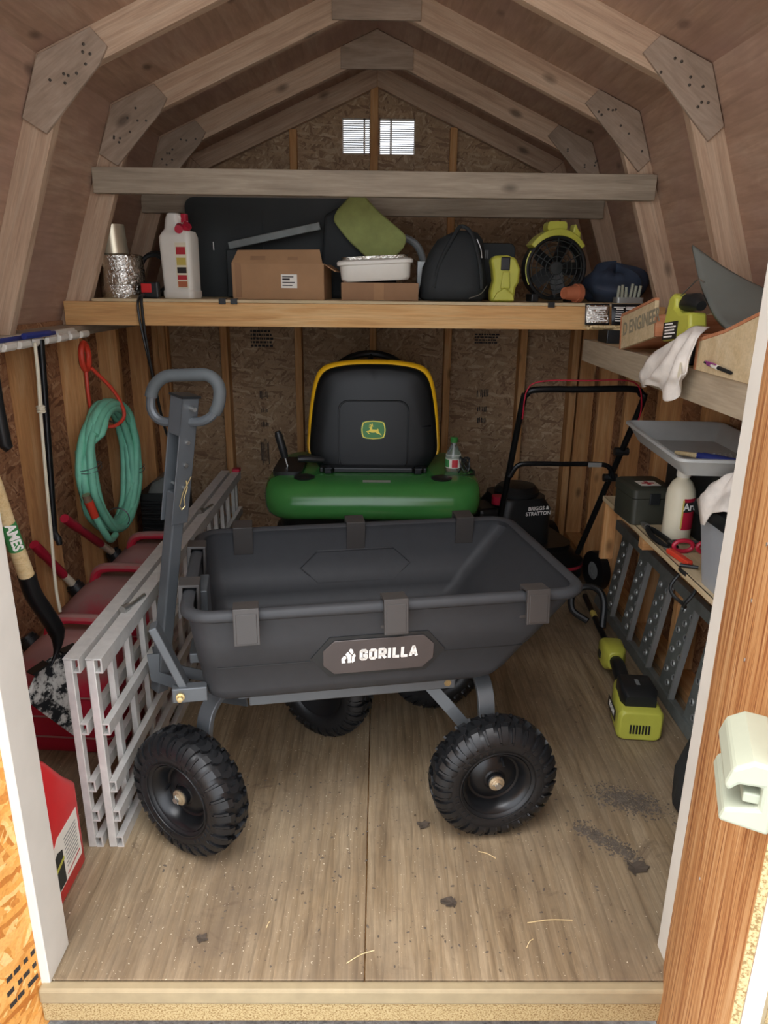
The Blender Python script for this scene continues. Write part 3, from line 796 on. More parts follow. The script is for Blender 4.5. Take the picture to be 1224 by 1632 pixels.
    while i % N in lowc and len(seq) < N: seq.append(loop[i % N]); i += 1
    b = MB(); b.tube(seq, .0165, 12); b.build('foam_grip', 'gripfoam', tg)
    b = MB()
    for k, s_ in ((Lg*.965, 1), (Lg*.86, 1), (Lg*.79, 1)):
        p = tm @ Vector((k, .025, 0)); b.cyl(p, p+fx*(.020 if k > Lg*.94 else .006), .006, n=8)
    b.cyl(tm @ Vector((Lg*.72, -.045, 0)), tm @ Vector((Lg*.72, .032, 0)), .0045, n=8)
    b.build('tongue_bolts', 'steel', tg, kind='stuff')
    q = tm @ Vector((Lg*.72, .030, 0)); zz = tm.col[2].xyz
    b = MB(); b.tube([q+fx*.002+ax*y+zz*x for x, y in ((.018, .03), (-.004, -.012), (-.012, -.05), (-.004, -.062), (.006, -.052), (.0, -.03), (.008, .0), (.002, .02))], .0015, 6); b.build('hitch_pin_clip', 'gold', tg)
    # yoke joining tongue and front axle, locking bolt
    b = MB()
    for s in (-1, 1):
        b.tube([FM @ Vector((-.02, s*.05, .30)), FM @ Vector((-.15, s*.045, .27)), b0+Vector((0, s*.026, .06)), b0+Vector((0, s*.024, .13))], 0, flat=((0, 0, 1), .035, .006))
    b.build('yoke', 'greysteel', c, smooth=0)
    b = MB(); b.box(-.010, .010, -.022, .022, -.10, .10, CM @ T(-.555, -.235, .56) @ R(-20, 'Y')); b.box(-.555, -.47, -.265, -.235, .45, .49, CM); b.build('tip_latch', 'greysteel', c, smooth=0, bevel=.003)
    b = MB(); b.lathe([(.011, 0), (.011, .006), (.007, .007), (.007, .018), (.004, .019)], 10, CM @ T(-.535, -.266, .47) @ R(90, 'X')); b.build('latch_bolt', 'gold', c)
def letters(parent, m):
    H = .0255; t = .0078; w = .0130
    c_ = .003
    G = {
        'G': [[(w, H*.74), (w, H-c_), (w-c_, H), (c_, H), (0, H-c_), (0, c_), (c_, 0), (w-c_, 0), (w, c_), (w, H*.40), (w*.62, H*.40)]],
        'O': [[(c_, 0), (w-c_, 0), (w, c_), (w, H-c_), (w-c_, H), (c_, H), (0, H-c_), (0, c_), (c_, 0)]],
        'R': [[(0, 0), (0, H), (w-c_, H), (w, H-c_), (w, H*.52), (w-c_, H*.40), (0, H*.40)], [(w*.45, H*.40), (w*1.02, 0)]],
        'I': [[(0, 0), (0, H)]],
        'L': [[(0, H), (0, 0), (w*.85, 0)]],
        'A': [[(0, 0), (w*.52, H), (w*.62, H), (w*1.14, 0)], [(w*.25, H*.26), (w*.9, H*.26)]],
    }
    x = -.046
    for k, ch in enumerate('GORILLA'):
        b = MB()
        for st in G[ch]:
            for (p, q) in zip(st, st[1:]):
                d = Vector((q[0]-p[0], q[1]-p[1])); L = d.length; e = t/2*.6
                b.box(-e, L+e, -t/2, t/2, 0, .0008, m @ T(x+p[0], p[1]-H/2, 0) @ R(math.degrees(math.atan2(d.y, d.x)), 'Z'))
        b.build('white_letter', 'ltext', parent, smooth=0)
        x += {'I': .0122, 'L': .0215, 'R': .0242}.get(ch, .0240)
    # kneeling ape mark of four white blocks
    def P(pts, dx=0): return [((px-45)*.00046-.078, (py-50)*-.00050) for px, py in pts]
    b = MB()
    for poly in ([(46, 18), (56, 6), (68, 14), (72, 30), (64, 44), (56, 34)], [(8, 92), (6, 66), (18, 50), (30, 52), (34, 62), (24, 74), (28, 92)],
                 [(28, 40), (42, 24), (52, 38), (62, 50), (58, 92), (40, 92), (42, 76), (38, 58)], [(66, 52), (78, 36), (84, 52), (78, 66), (80, 84), (66, 94), (62, 88)]):
        b.prism(P(poly), 0, .0008, m)
    b.build('ape_mark', 'ltext', parent, smooth=0)
cart()

# ------------------------------------------------------------------ lawn tractor
def tractor():
    X = -.018
    t = thing('lawn_tractor', 'green ride-on lawn tractor with a yellow-edged black seat behind the cart', 'tractor', (X, 3.1, 0))
    def ring(y0, hw, z, r, y1=3.30): return [(x+X, y, z) for x, y in rrect(-hw, hw, y0, y1, r, 7)]
    b = MB()
    b.loft([ring(2.735, .385, .552, .10), ring(2.708, .412, .556, .11), ring(2.688, .428, .572, .12), ring(2.680, .434, .595, .125), ring(2.684, .437, .63, .125),
            ring(2.700, .436, .660, .125), ring(2.722, .430, .681, .12), ring(2.745, .418, .692, .115), ring(2.785, .39, .699, .10), ring(2.86, .31, .701, .08)])
    fen = b.build('rear_fender', 'jdgreen', t, smooth=60)
    b = MB(); b.loft([ring(2.745, .38, .50, .10), ring(2.735, .385, .556, .10)]); b.build('under_frame', 'blackpaint', t, smooth=40)
    # seat: outline of the back shell
    def outline(k, dz=0, e=0):
        pts = []
        prof = [(.200, .645), (.222, .685), (.256, .735), (.270, .765), (.2715, .80), (.265, .88), (.255, .96), (.242, 1.03), (.224, 1.078), (.195, 1.106), (.15, 1.120), (.09, 1.128), (.04, 1.131)]
        prof = [(x+e, z+(e if z > .9 else 0)) for x, z in prof]
        r = prof+[(-x, z) for x, z in reversed(prof)]
        return [(p.x, p.y) for p in spl([(x, z, 0) for x, z in r], 3)]
    def seatpt(x, z, back): return Vector((X+x, 2.985+(z-.66)*.10-back, z))
    b = MB(); rings = []
    for e, bk in ((-.004, -.03), (0, -.012), (-.004, .004), (-.022, .016), (-.07, .024), (-.14, .028)):
        rings.append([seatpt(x*(1 if e > -.03 else 1), z, bk) for x, z in [((x+math.copysign(1, x)*e) if abs(x) > abs(e) else 0, z+(e if z > .9 else (-e*.3 if z < .7 else 0))) for x, z in outline(0)]])
    b.loft(rings); shell = b.build('seat_back_shell', 'seatblack', t, smooth=50)
    b = MB(); rings = []
    o = outline(0, e=.010)[8:-8]
    for e, bk in ((-.02, -.085), (0, -.075), (.004, -.05), (.002, -.022), (-.006, -.012)):
        rings.append([seatpt(x+math.copysign(1, x)*e, z+(e if z > .9 else 0), bk) for x, z in o])
    b.loft(rings); b.build('seat_cushion', 'jdyellow', t, smooth=50)
    b = MB(); b.loft([[(X+x, y, z) for x, y in rrect(-.235, .235, 3.03, 3.47, .08, 5)] for z in (.70, .76, .775)]); b.build('seat_pan', 'jdyellow', t, smooth=40, bevel=.01)
    # embossed panel on the shell
    pts = []
    for x, z in rrect(-.145, .145, .70, .985, .04, 5): pts.append(seatpt(x, z, .0265 if abs(x) < .2 else .02))
    b = MB(); b.tube(pts, .004, 6, closed=True); b.build('embossed_panel_edge', 'seatblack', shell)
    # emblem: leaping deer on a green shield with a yellow border
    fm = frame(seatpt(0, .866, .0285), (1, 0, 0), (0, .10, 1))
    def shield(s):
        k = [(-.043, .030), (-.030, .0345), (0, .0375), (.030, .0345), (.043, .030), (.0475, .015), (.049, 0), (.0475, -.015), (.043, -.030), (.030, -.0345), (0, -.0375), (-.030, -.0345), (-.043, -.030), (-.0475, -.015), (-.049, 0), (-.0475, .015)]
        return [(x*s, y*s) for x, y in k]
    em = plate('emblem', 'emgreen', shield(1.07), fm, 0, .002, shell)
    b = MB(); so_, si = shield(1.02), shield(.94)
    for i in range(16):
        j = (i+1) % 16; b.prism([so_[i], so_[j], si[j], si[i]], .002, .0028, fm)
    b.build('emblem_border', 'emyellow', em, smooth=0)
    D = [(410, 455), (455, 445), (480, 425), (505, 430), (512, 520), (640, 525), (655, 490), (690, 520), (688, 560), (710, 605), (760, 655), (775, 690), (740, 665), (690, 645), (640, 630), (605, 600), (540, 608), (480, 605), (430, 585), (385, 585), (460, 655), (400, 630), (335, 572), (425, 553), (445, 480)]
    A_ = [(490, 430), (455, 400), (405, 415), (445, 390), (440, 350), (470, 390), (495, 395), (490, 345), (515, 345), (525, 395), (515, 415), (555, 430), (515, 440)]
    b = MB()
    for P_ in (D, A_):
        pl = [((x-545)*.000162*.92, (532-y)*.000162*.92) for x, y in P_]
        b.prism(pl, .002, .0028, fm)
    b.build('leaping_deer', 'emyellow', em, smooth=0)
    b = MB(); b.box(X-.222, X+.222, 2.895, 2.945, .7015, .722); b.box(X-.19, X+.19, 2.93, 3.06, .7015, .715); b.build('seat_bracket', 'blackpaint', t, smooth=0, bevel=.004)
    for sx in (-.185, .185):
        b = MB(); b.tube([Vector((X+sx+.022*math.cos(a/6*2*math.pi), 2.89+.022*math.sin(a/6*2*math.pi), .703+a*.0010)) for a in range(24)], .0035, 6); b.build('seat_spring', 'blackpaint', t)
        b = MB(); b.lathe([(.040, 0), (.043, .006), (.034, .010)], 20, T(X+sx*1.5, 2.815, .6985)); b.build('fender_plug', 'blackplastic', t)
    plate('rating_label', 'ltgrey', [(-.055, -.009), (.055, -.009), (.055, .009), (-.055, .009)], frame((X+.015, 2.772, .6985), (1, 0, 0), (0, 1, .17)), 0, .001, t)
    # left lift lever and its console
    b = MB(); b.loft([[(x, y, z) for x, y in rrect(-.43, -.31, 2.85, 3.12, .03, 4)] for z in (.66, .708, .714)]); b.build('lever_console', 'blackplastic', t, smooth=40)
    b = MB(); b.cyl((-.372, 2.95, .69), (-.392, 2.95, .765), .0042, n=10); lv = b.build('lift_lever', 'steel', t)
    b = MB(); b.tube([(-.388, 2.95, .75), (-.394, 2.95, .775), (-.412, 2.95, .845), (-.416, 2.95, .862)], [.014, .0165, .0165, .011], 12); b.build('lever_grip', 'blackplastic', lv)
    b = MB(); b.tube([(-.23, 2.98, .735), (-.29, 2.96, .745), (-.335, 2.95, .745)], [.014, .017, .015], 10); b.build('seat_adjust_knob', 'blackplastic', t)
    # right cup tray
    b = MB(); b.lathe([(.075, 0), (.082, .012), (.082, .035), (.074, .036), (.07, .012), (.0, .010)], 28, T(.33, 2.945, .665)); b.build('cup_tray', 'blackplastic', t, smooth=40)
    b = MB(); b.loft([[(x, y, z) for x, y in rrect(.23, .40, 2.98, 3.2, .03, 4)] for z in (.66, .698)]); b.build('fender_console', 'blackplastic', t, smooth=40)
    # steering wheel, column, dash and hood in front
    cm = T(X-.02, 3.52, .985) @ R(36, 'X')
    b = MB(); b.tube([cm @ Vector((.185*math.cos(2*math.pi*k/40), .185*math.sin(2*math.pi*k/40), .03)) for k in range(40)], .017, 10, closed=True)
    for a in (90, 210, 330): b.tube([cm @ Vector((0, 0, 0)), cm @ Vector((.18*math.cos(rad(a)), .18*math.sin(rad(a)), .03))], .012, 8)
    b.lathe([(.05, -.02), (.055, .005), (.035, .02), (0, .022)], 20, cm); b.build('steering_wheel', 'blackplastic', t)
    b = MB(); b.cyl((X-.02, 3.62, .80), (X-.02, 3.53, .97), .03, n=12); b.build('steering_column', 'blackplastic', t)
    def hood(y, hw, z0, z1): return [(X+x, y, z) for x, z in rrect(-hw, hw, z0, z1, .07, 5)]
    b = MB(); b.loft([hood(3.56, .24, .40, .84), hood(3.62, .245, .40, .86), hood(3.85, .235, .40, .82), hood(3.98, .20, .42, .72), hood(4.01, .15, .46, .64)]); b.build('hood', 'jdgreen', t, smooth=50)
    b = MB(); b.box(X-.20, X+.20, 2.8, 3.95, .28, .42); b.build('chassis', 'blackpaint', t, smooth=0, bevel=.01)
    b = MB(); b.loft([[(X+x, y, z) for x, y in rrect(-.40, .40, 3.28, 3.66, .08, 5)] for z in (.27, .30)]); b.build('foot_deck', 'jdgreen', t, smooth=40)
    def tyre(x, y, r, wd):
        b = MB(); h = wd/2
        b.lathe([(r*.5, -h*.7), (r*.6, -h), (r*.88, -h), (r*.98, -h*.6), (r, 0), (r*.98, h*.6), (r*.88, h), (r*.6, h), (r*.5, h*.7)], 40, T(x, y, r) @ R(90, 'Y'), caps=False, loop=True)
        o = b.build('tire', 'rubber', t, smooth=45)
        b = MB(); b.lathe([(r*.52, -h*.6), (r*.50, -h*.2), (.04, 0), (.04, .03), (.0, .03)], 24, T(x, y, r) @ R(90 if x > X else -90, 'Y')); b.build('wheel_disc', 'jdyellow', o, smooth=40)
    for s in (-1, 1): tyre(X+s*.33, 3.0, .24, .17); tyre(X+s*.31, 3.80, .17, .12)
    # things standing on it
    bt = thing('soda_bottle', 'small clear soda bottle with green cap in the tractor cup tray', 'bottle', (.318, 2.945, .676))
    mm = T(.318, 2.945, .676)
    b = MB(); b.lathe([(.026, 0), (.032, .006), (.0325, .07), (.034, .085), (.030, .105), (.016, .130), (.0125, .138), (.0125, .150)], 24, mm); b.build('bottle_body', 'glassy', bt, smooth=60)
    b = MB(); b.lathe([(.033, .042), (.0335, .044), (.0335, .082), (.033, .084)], 24, mm, caps=False); lb = b.build('white_label', 'whiteplastic', bt, smooth=60)
    for a0, a1, mt in ((170, 235, 'greenlabel'), (255, 300, 'labelred')):
        b = MB(); b.loft([[(.0339*math.cos(rad(a0+(a1-a0)*k/6)), .0339*math.sin(rad(a0+(a1-a0)*k/6)), z) for k in range(7)] for z in (.046, .078)], mm, caps=False, closed=False); b.build('label_print', mt, lb, smooth=60)
    b = MB(); b.lathe([(.0155, .148), (.0165, .152), (.0165, .166), (.013, .169), (0, .169)], 20, mm); b.build('bottle_cap', 'jdgreen', bt, smooth=40)
    cw_ = MB(); rr = random.Random(4); pts = []
    for k in range(34):
        a = k*.62; pts.append((.362+.022*math.cos(a), 2.925+.016*math.sin(a)+rr.uniform(-.003, .003), .735+.030*math.sin(a*1.3+.5)+rr.uniform(-.005, .005)))
    cw_.tube(spl(pts, 4), .0025, 6); o = cw_.build('wire_coil', 'blackplastic', None, m=T(.362, 2.925, .70))
    tag(o, 'small tangle of black wire beside the soda bottle on the tractor', 'wire')
tractor()

# ------------------------------------------------------------------ push mower
def mower():
    m = T(.75, 3.48, 0) @ R(15, 'Z')
    t = thing('push_lawn_mower', 'black push mower with folding tube handle in the far right corner', 'lawn mower', (.75, 3.48, 0), 15)
    b = MB(); b.loft([[(x, y, z) for x, y in rrect(-.25, .25, -.26, .30, .12, 5)] for z in (.07, .15)]+[[(x, y, z) for x, y in rrect(-.20, .20, -.20, .25, .10, 5)] for z in (.20, .225)], m); b.build('mower_deck', 'blackpaint', t, smooth=45)
    b = MB(); b.loft([[(x, y, z) for x, y in rrect(-.252, .252, -.262, .302, .12, 5)] for z in (.12, .135)], m, caps=False); b.build('red_deck_band', 'redcan', t, smooth=45)
    b = MB(); b.loft([[(x, y, z) for x, y in rrect(-.13, .16, -.14, .16, .06, 5)] for z in (.225, .40)]+[[(x, y, z) for x, y in rrect(-.11, .14, -.12, .14, .07, 5)] for z in (.44, .455)], m @ T(-.07, 0, 0)); eng = b.build('engine', 'blackplastic', t, smooth=40)
    b = MB(); b.lathe([(.11, .45), (.112, .475), (.09, .50), (.05, .506), (0, .506)], 28, m @ T(-.055, 0, 0)); b.build('recoil_cover', 'blackplastic', eng, smooth=40)
    text('BRIGGS &\nSTRATTON', .026, 'ltext', eng, m @ T(.0, -.142, .40) @ R(90, 'X'), offset=.0006)
    b = MB(); b.box(-.30, -.19, -.12, .06, .24, .42, m); b.build('air_filter_box', 'blackplastic', eng, smooth=0, bevel=.02)
    b = MB(); b.cyl(m @ Vector((-.20, -.10, .44)), m @ Vector((-.20, -.10, .48)), .03, n=16); b.build('fuel_cap', 'redcap', eng)
    for x, y, nm in ((-.29, -.24, 0), (.29, -.24, 0), (-.29, .26, 0), (.29, .26, 0)):
        b = MB(); b.lathe([(.045, -.02), (.085, -.025), (.098, -.02), (.1, 0), (.098, .02), (.085, .025), (.045, .02)], 28, m @ T(x, y, .1) @ R(90, 'Y'), caps=False, loop=True); o = b.build('wheel', 'rubber', t, smooth=40)
        b = MB(); b.lathe([(.06, -.015), (.02, -.02), (.02, .022), (.06, .018)], 20, m @ T(x, y, .1) @ R(90, 'Y')); b.build('wheel_hub', 'grey', o, smooth=40)
    # handle: U of black tube rising towards the door
    L0, L1 = Vector((.555, 3.22, .22)), Vector((.600, 2.98, .98))
    R0, R1 = Vector((.985, 3.30, .20)), Vector((1.095, 2.98, .98))
    top = [L0, L0.lerp(L1, .5), L1, L1+Vector((.012, -.012, .040)), L1+Vector((.05, -.02, .062)), L1.lerp(R1, .5)+Vector((0, -.02, .065)), R1+Vector((-.05, -.02, .068)), R1+Vector((-.010, -.012, .045)), R1, R0.lerp(R1, .5), R0]
    b = MB(); b.tube(spl(top, 5), .0135, 12); b.build('handle_tube', 'blackpaint', t)
    a, c = L0.lerp(L1, .62), R0.lerp(R1, .62)
    b = MB(); b.tube(spl([a+Vector((0, 0, -.05)), a+Vector((.03, 0, .0)), a+Vector((.08, 0, .012)), a.lerp(c, .5)+Vector((0, 0, .012)), c+Vector((-.07, 0, .012)), c+Vector((-.02, 0, -.005)), c+Vector((0, 0, -.05))], 5), .011, 10); cb = b.build('cross_bar', 'blackpaint', t)
    q = a.lerp(c, .80); plate('bar_sticker', 'ltgrey', [(-.03, -.010), (.03, -.010), (.03, .010), (-.03, .010)], frame((q.x, q.y-.0118, q.z+.012), (1, 0, 0), (0, 0, 1)), 0, .001, cb)
    b = MB(); b.tube(spl([L1+Vector((.0, -.02, -.06)), L1+Vector((.005, -.045, .06)), L1+Vector((.06, -.055, .10)), L1.lerp(R1, .5)+Vector((0, -.055, .105)), R1+Vector((-.06, -.055, .10)), R1+Vector((-.01, -.03, .0)), R1+Vector((-.02, -.02, -.10))], 5), .003, 6); b.build('red_bail_cable', 'redcap', t)
    for f in (.55, .72):
        q = R0.lerp(R1, f); b = MB(); b.cyl(q+Vector((-.03, 0, 0)), q+Vector((.03, 0, 0)), .018, n=8); b.build('handle_knob', 'blackplastic', t)
mower()

# ------------------------------------------------------------------ aluminium ramp panels along the left side
def ramps():
    pos = ((-.690, 'bare aluminium ramp panel on edge nearest the cart'), (-.745, 'bare aluminium ramp panel on edge next to the red cans'))
    ya, yb = 1.576, 3.44
    for k, (x, lab) in enumerate(pos):
        t = thing('loading_ramp', lab, 'ramp', (x, (ya+yb)/2, 0), group='folding ramp panels on edge')
        for z, h in ((.547, .040), (.366, .034), (.193, .034), (.100, .034), (.017, .034)):
            # open channel rails
            b = MB(); b.box(x-.001, x+.017, ya, yb, z-h/2, z-h/2+.004); b.box(x-.001, x+.017, ya, yb, z+h/2-.004, z+h/2); b.box(x+.013, x+.017, ya, yb, z-h/2+.004, z+h/2-.004)
            if z > .5: b.box(x-.023, x-.001, ya, yb, z+h/2-.004, z+h/2)
            b.build('rail', 'alu', t, smooth=0)
        for y in (ya+.011, yb-.011):
            b = MB(); b.box(x-.022, x-.002, y-.011, y+.011, .0, .566); b.build('end_post', 'alu', t, smooth=0, bevel=.0015)
        y = ya+.125
        while y < yb-.06:
            b = MB(); b.box(x-.018, x-.003, y-.014, y+.014, .006, .560); b.box(x-.003, x-.001, y-.017, y-.011, .03, .54); b.build('rung', 'alu', t, smooth=0, bevel=.001)
            y += .128
        if k == 0:
            for yy in (ya+.27, 2.75):
                b = MB(); b.cyl((x-.014, yy, .572), (x+.008, yy+.10, .572), .006, n=10); b.cyl((x-.018, yy-.012, .576), (x-.010, yy+.012, .576), .011, n=12); b.build('hinge_pin', 'steel', t)
            b = MB(); b.box(x-.02, x+.017, yb-.03, yb+.012, .558, .582); b.build('end_hook', 'redcap', t, smooth=0, bevel=.005)
ramps()

# ------------------------------------------------------------------ red fuel cans
def fuel_can(loc, rz, label, mat='dustred', spout=None, cap='blackplastic', sc=1.0):
    t = thing('fuel_can', label, 'fuel can', loc, rz, 'red fuel cans')
    m = T(*loc) @ R(rz, 'Z') @ Matrix.Scale(sc, 4)
    b = MB()
    def ring(x0, x1, hy, z, r): return [(x, y, z) for x, y in rrect(x0, x1, -hy, hy, r, 5)]
    b.loft([ring(-.16, .16, .105, 0, .04), ring(-.175, .175, .120, .02, .05), ring(-.175, .175, .120, .23, .05), ring(-.160, .172, .112, .275, .05), ring(-.10, .165, .085, .335, .045), ring(-.055, .15, .055, .362, .035)], m)
    body = b.build('can_body', mat, t, smooth=50)
    for z in (.06, .13, .20):
        b = MB(); b.tube([m @ Vector((x, y, z)) for x, y in rrect(-.176, .176, -.121, .121, .05, 5)], .004, 6, closed=True); b.build('moulded_rib', mat, body)
    b = MB(); b.tube(spl([m @ Vector(p) for p in ((-.075, 0, .32), (-.060, 0, .375), (-.03, 0, .398), (.04, 0, .402), (.11, 0, .398), (.145, 0, .372), (.155, 0, .32))], 5), .0165*sc, 10); b.build('can_handle', mat, t)
    d = Vector((-.5, 0, .8)).normalized(); p0 = Vector((-.125, 0, .300))
    b = MB(); b.cyl(m @ p0, m @ (p0+d*.03), .030*sc, n=18); b.cyl(m @ (p0+d*.012), m @ (p0+d*.042), .026*sc, n=18); b.build('spout_collar', cap, t, smooth=40)
    if spout:
        q0 = m @ (p0+d*.03); q1 = Vector(spout); e = (q1-q0)
        b = MB(); b.cyl(q0, q0+e*.30, .0155, .0145, 14); b.build('spout_base', 'creamplastic', t)
        b = MB(); b.tube([q0+e*.28, q0+e*.32, q0+e*.75, q0+e*.78, q1], [.0145, .0165, .0155, .018, .0165], 14); b.build('spout', mat if mat != 'dustred' else 'redcap', t)
    return t
fuel_can((-.985, 2.10, 0), -4, 'dusty red fuel can without a spout, nearest of three by the left wall', sc=1.04)
fuel_can((-.985, 2.50, 0), -3, 'dusty red fuel can with red and white spout, middle of three by the left wall', spout=(-1.178, 2.33, .585), sc=1.08)
fuel_can((-.975, 2.88, 0), 0, 'dusty red fuel can under the hose, farthest of three by the left wall', spout=(-1.130, 2.48, .630), sc=1.06)
def near_can():
    t = thing('fuel_can', 'clean bright red fuel can with white label behind the left door jamb', 'fuel can', (-.87, 1.43, 0), 0, 'red fuel cans')
    def ring(x0, x1, y0, y1, z, r): return [(x, y, z) for x, y in rrect(x0, x1, y0, y1, r, 5)]
    b = MB(); b.loft([ring(-.985, -.765, 1.335, 1.525, 0, .03), ring(-1.0, -.750, 1.322, 1.538, .02, .035), ring(-1.0, -.750, 1.322, 1.538, .245, .035), ring(-.98, -.756, 1.326, 1.50, .29, .035), ring(-.96, -.765, 1.33, 1.44, .375, .03), ring(-.94, -.79, 1.34, 1.42, .40, .02)])
    body = b.build('can_body', 'red', t, smooth=45)
    m = frame((-.7496, 1.43, .12), (0, 1, 0), (0, 0, 1))
    lb = plate('white_label', 'whiteplastic', [(-.075, -.065), (.068, -.065), (.068, .075), (-.04, .075), (-.075, .05)], m, 0, .0008, body)
    plate('label_picture', 'darkcase', [(-.072, -.062), (-.025, -.062), (-.025, .03), (-.05, .04), (-.072, .03)], m, .0008, .0012, lb)
    plate('label_green_band', 'lime', [(-.072, -.010), (-.022, .000), (-.022, .010), (-.072, 0)], m, .0012, .0015, lb)
    plate('label_red_rule', 'labelred', [(-.015, -.055), (.06, -.045), (.06, -.041), (-.015, -.051)], m, .0008, .0012, lb)
    b = MB()
    for k in range(9): b.box(-.012, .055, -.034+.010*k, -.031+.010*k, .0008, .0012, m)
    b.build('fine_print', 'grey', lb, smooth=0, kind='stuff')
    b = MB(); b.tube(spl([(-.94, 1.36, .36), (-.93, 1.36, .42), (-.88, 1.38, .435), (-.82, 1.39, .42), (-.79, 1.39, .37)], 5), .015, 10); b.build('can_handle', 'red', t)
near_can()

# ------------------------------------------------------------------ shovel, pole, rope, rack on the left wall
def shovel():
    t = thing('shovel', 'long-handled shovel with cement-crusted blade by the left jamb', 'shovel', (-.91, 1.85, .1))
    P = [Vector(p) for p in ((-.93, 1.60, 1.23), (-.935, 1.70, .977), (-.941, 1.74, .867), (-.939, 1.80, .678))]
    b = MB(); b.tube(P, [.018, .019, .020, .021], 14); h = b.build('handle', 'handlewood', t)
    d = (P[3]-P[2]).normalized(); q = P[2]+(P[3]-P[2])*.02
    b = MB(); b.tube([q+d*.0, q+d*.085], .0212, 14, caps=False); g = b.build('green_label', 'greenlabel', h)
    text('SUREGRIP'[:0]+'AMES', .034, 'ltext', g, frame(q+d*.045+Vector((.0165, -.0140, 0)), d, Vector((1, .9, 0))) if False else frame(q+d*.045+Vector((.0135, -.0175, .002)), d, Vector((.8, .6, .3))), offset=.0012)
    b = MB(); b.tube(spl([P[3]-d*.02, P[3]+d*.05, Vector((-.928, 1.845, .56)), Vector((-.918, 1.872, .49)), Vector((-.922, 1.868, .435)), Vector((-.932, 1.84, .395))], 5), [.0235]*16+[.020, .018, .015, .013, .010, .008, .006, .005, .004, .003], 14); b.build('socket', 'blackpaint', t)
    TL, TR, BL, BR = Vector((-.957, 1.80, .393)), Vector((-.905, 1.92, .408)), Vector((-.975, 1.755, .345)), Vector((-.885, 1.87, .120))
    BL = Vector((-.985, 1.77, .33))
    n = (TR-TL).cross(BL-TL).normalized()
    def f(u, v):
        p = (TL.lerp(TR, u)).lerp(BL.lerp(BR, u), v)
        return p+n*(.018*(1-(2*u-1)**2)*(1-v*.6))
    b = MB(); b.grid(f, 10, 10); b.build('blade', 'crust', t, solid=.003, smooth=60)
    b = MB(); b.tube([TL+Vector((-.012, -.008, .006)), TL.lerp(TR, .3)+Vector((0, 0, .012))], 0, flat=((0, 0, 1), .006, .03)); b.tube([TL.lerp(TR, .7)+Vector((0, 0, .012)), TR+Vector((.012, .008, .008))], 0, flat=((0, 0, 1), .006, .03)); b.build('tread_steps', 'blackpaint', t, smooth=0, kind='stuff')
shovel()
def left_wall_things():
    r = thing('tool_rack', 'white and blue plastic tool-holder rail along the left wall plate', 'tool rack', (-1.13, 2.45, 1.25))
    b = MB(); b.box(-1.158, -1.142, 1.95, 2.80, 1.255, 1.281); b.build('rail', 'whiteplastic', r, smooth=0, bevel=.004)
    b = MB(); b.box(-1.142, -1.128, 2.20, 2.60, 1.268, 1.282); b.build('blue_strip', 'blue', r, smooth=0, bevel=.004)
    for k in range(9):
        y = 2.00+.095*k
        b = MB(); b.prism([(0, 0), (.048, .0), (.056, .008), (.056, .022), (.044, .026), (.040, .012), (.012, .012), (.010, .026), (0, .026)], -.034, .034, frame((-1.142, y, 1.247), (1, 0, 0), (0, 0, 1)))
        b.build('clip', 'whiteplastic', r, smooth=0, bevel=.003)
    t = thing('black_pole', 'thin black pole hanging from the rack on the left wall', 'pole', (-1.115, 2.37, .58))
    b = MB(); b.cyl((-1.088, 2.385, 1.268), (-1.118, 2.362, .62), .0115, n=12); b.build('shaft', 'blackpaint', t)
    b = MB(); b.tube(spl([(-1.118, 2.362, .64), (-1.118, 2.36, .615), (-1.104, 2.355, .595), (-1.100, 2.352, .575)], 4), [.013]*9+[.011, .011, .011, .009], 10); b.build('hooked_end', 'blackplastic', t)
    b = MB(); b.tube([(-1.100, 2.30, 1.283), (-1.088, 2.385, 1.284), (-1.095, 2.47, 1.283)], .010, 8); b.build('blue_cross_grip', 'blue', t)
    b = MB(); pts = [(-1.080, 2.325, 1.262), (-1.083, 2.322, 1.15), (-1.088, 2.318, 1.05), (-1.09, 2.30, .85), (-1.085, 2.27, .65), (-1.07, 2.22, .48), (-1.05, 2.185, .40)]
    b.tube(spl(pts, 5), .0055, 8); pts2 = [(-1.086, 2.335, 1.262), (-1.088, 2.34, 1.18), (-1.086, 2.322, 1.06)]; b.tube(spl(pts2, 5), .005, 8)
    for k in range(3): b.tube([Vector((-1.087+.010*math.cos(a), 2.32+.010*math.sin(a), 1.045+.008*k)) for a in [i*math.pi/5 for i in range(11)]], .0045, 6)
    o = b.build('rope', 'creamplastic', None, m=T(-1.08, 2.3, .4)); tag(o, 'thin off-white rope hanging beside the black pole', 'rope')
    t = thing('hanging_squeegee', 'short black-gripped tool hung at the far left of the wall', 'tool', (-1.12, 2.09, .97))
    b = MB(); b.tube([(-1.10, 2.09, 1.245), (-1.10, 2.085, 1.17), (-1.10, 2.08, 1.10), (-1.095, 2.08, .99), (-1.085, 2.085, .975)], [.012, .018, .02, .021, .014], 12); b.build('grip', 'blackplastic', t)
    b = MB(); b.tube([(-1.10, 2.09, 1.24), (-1.10, 2.09, 1.262)], .008, 8); b.build('hanging_stem', 'steel', t)
left_wall_things()
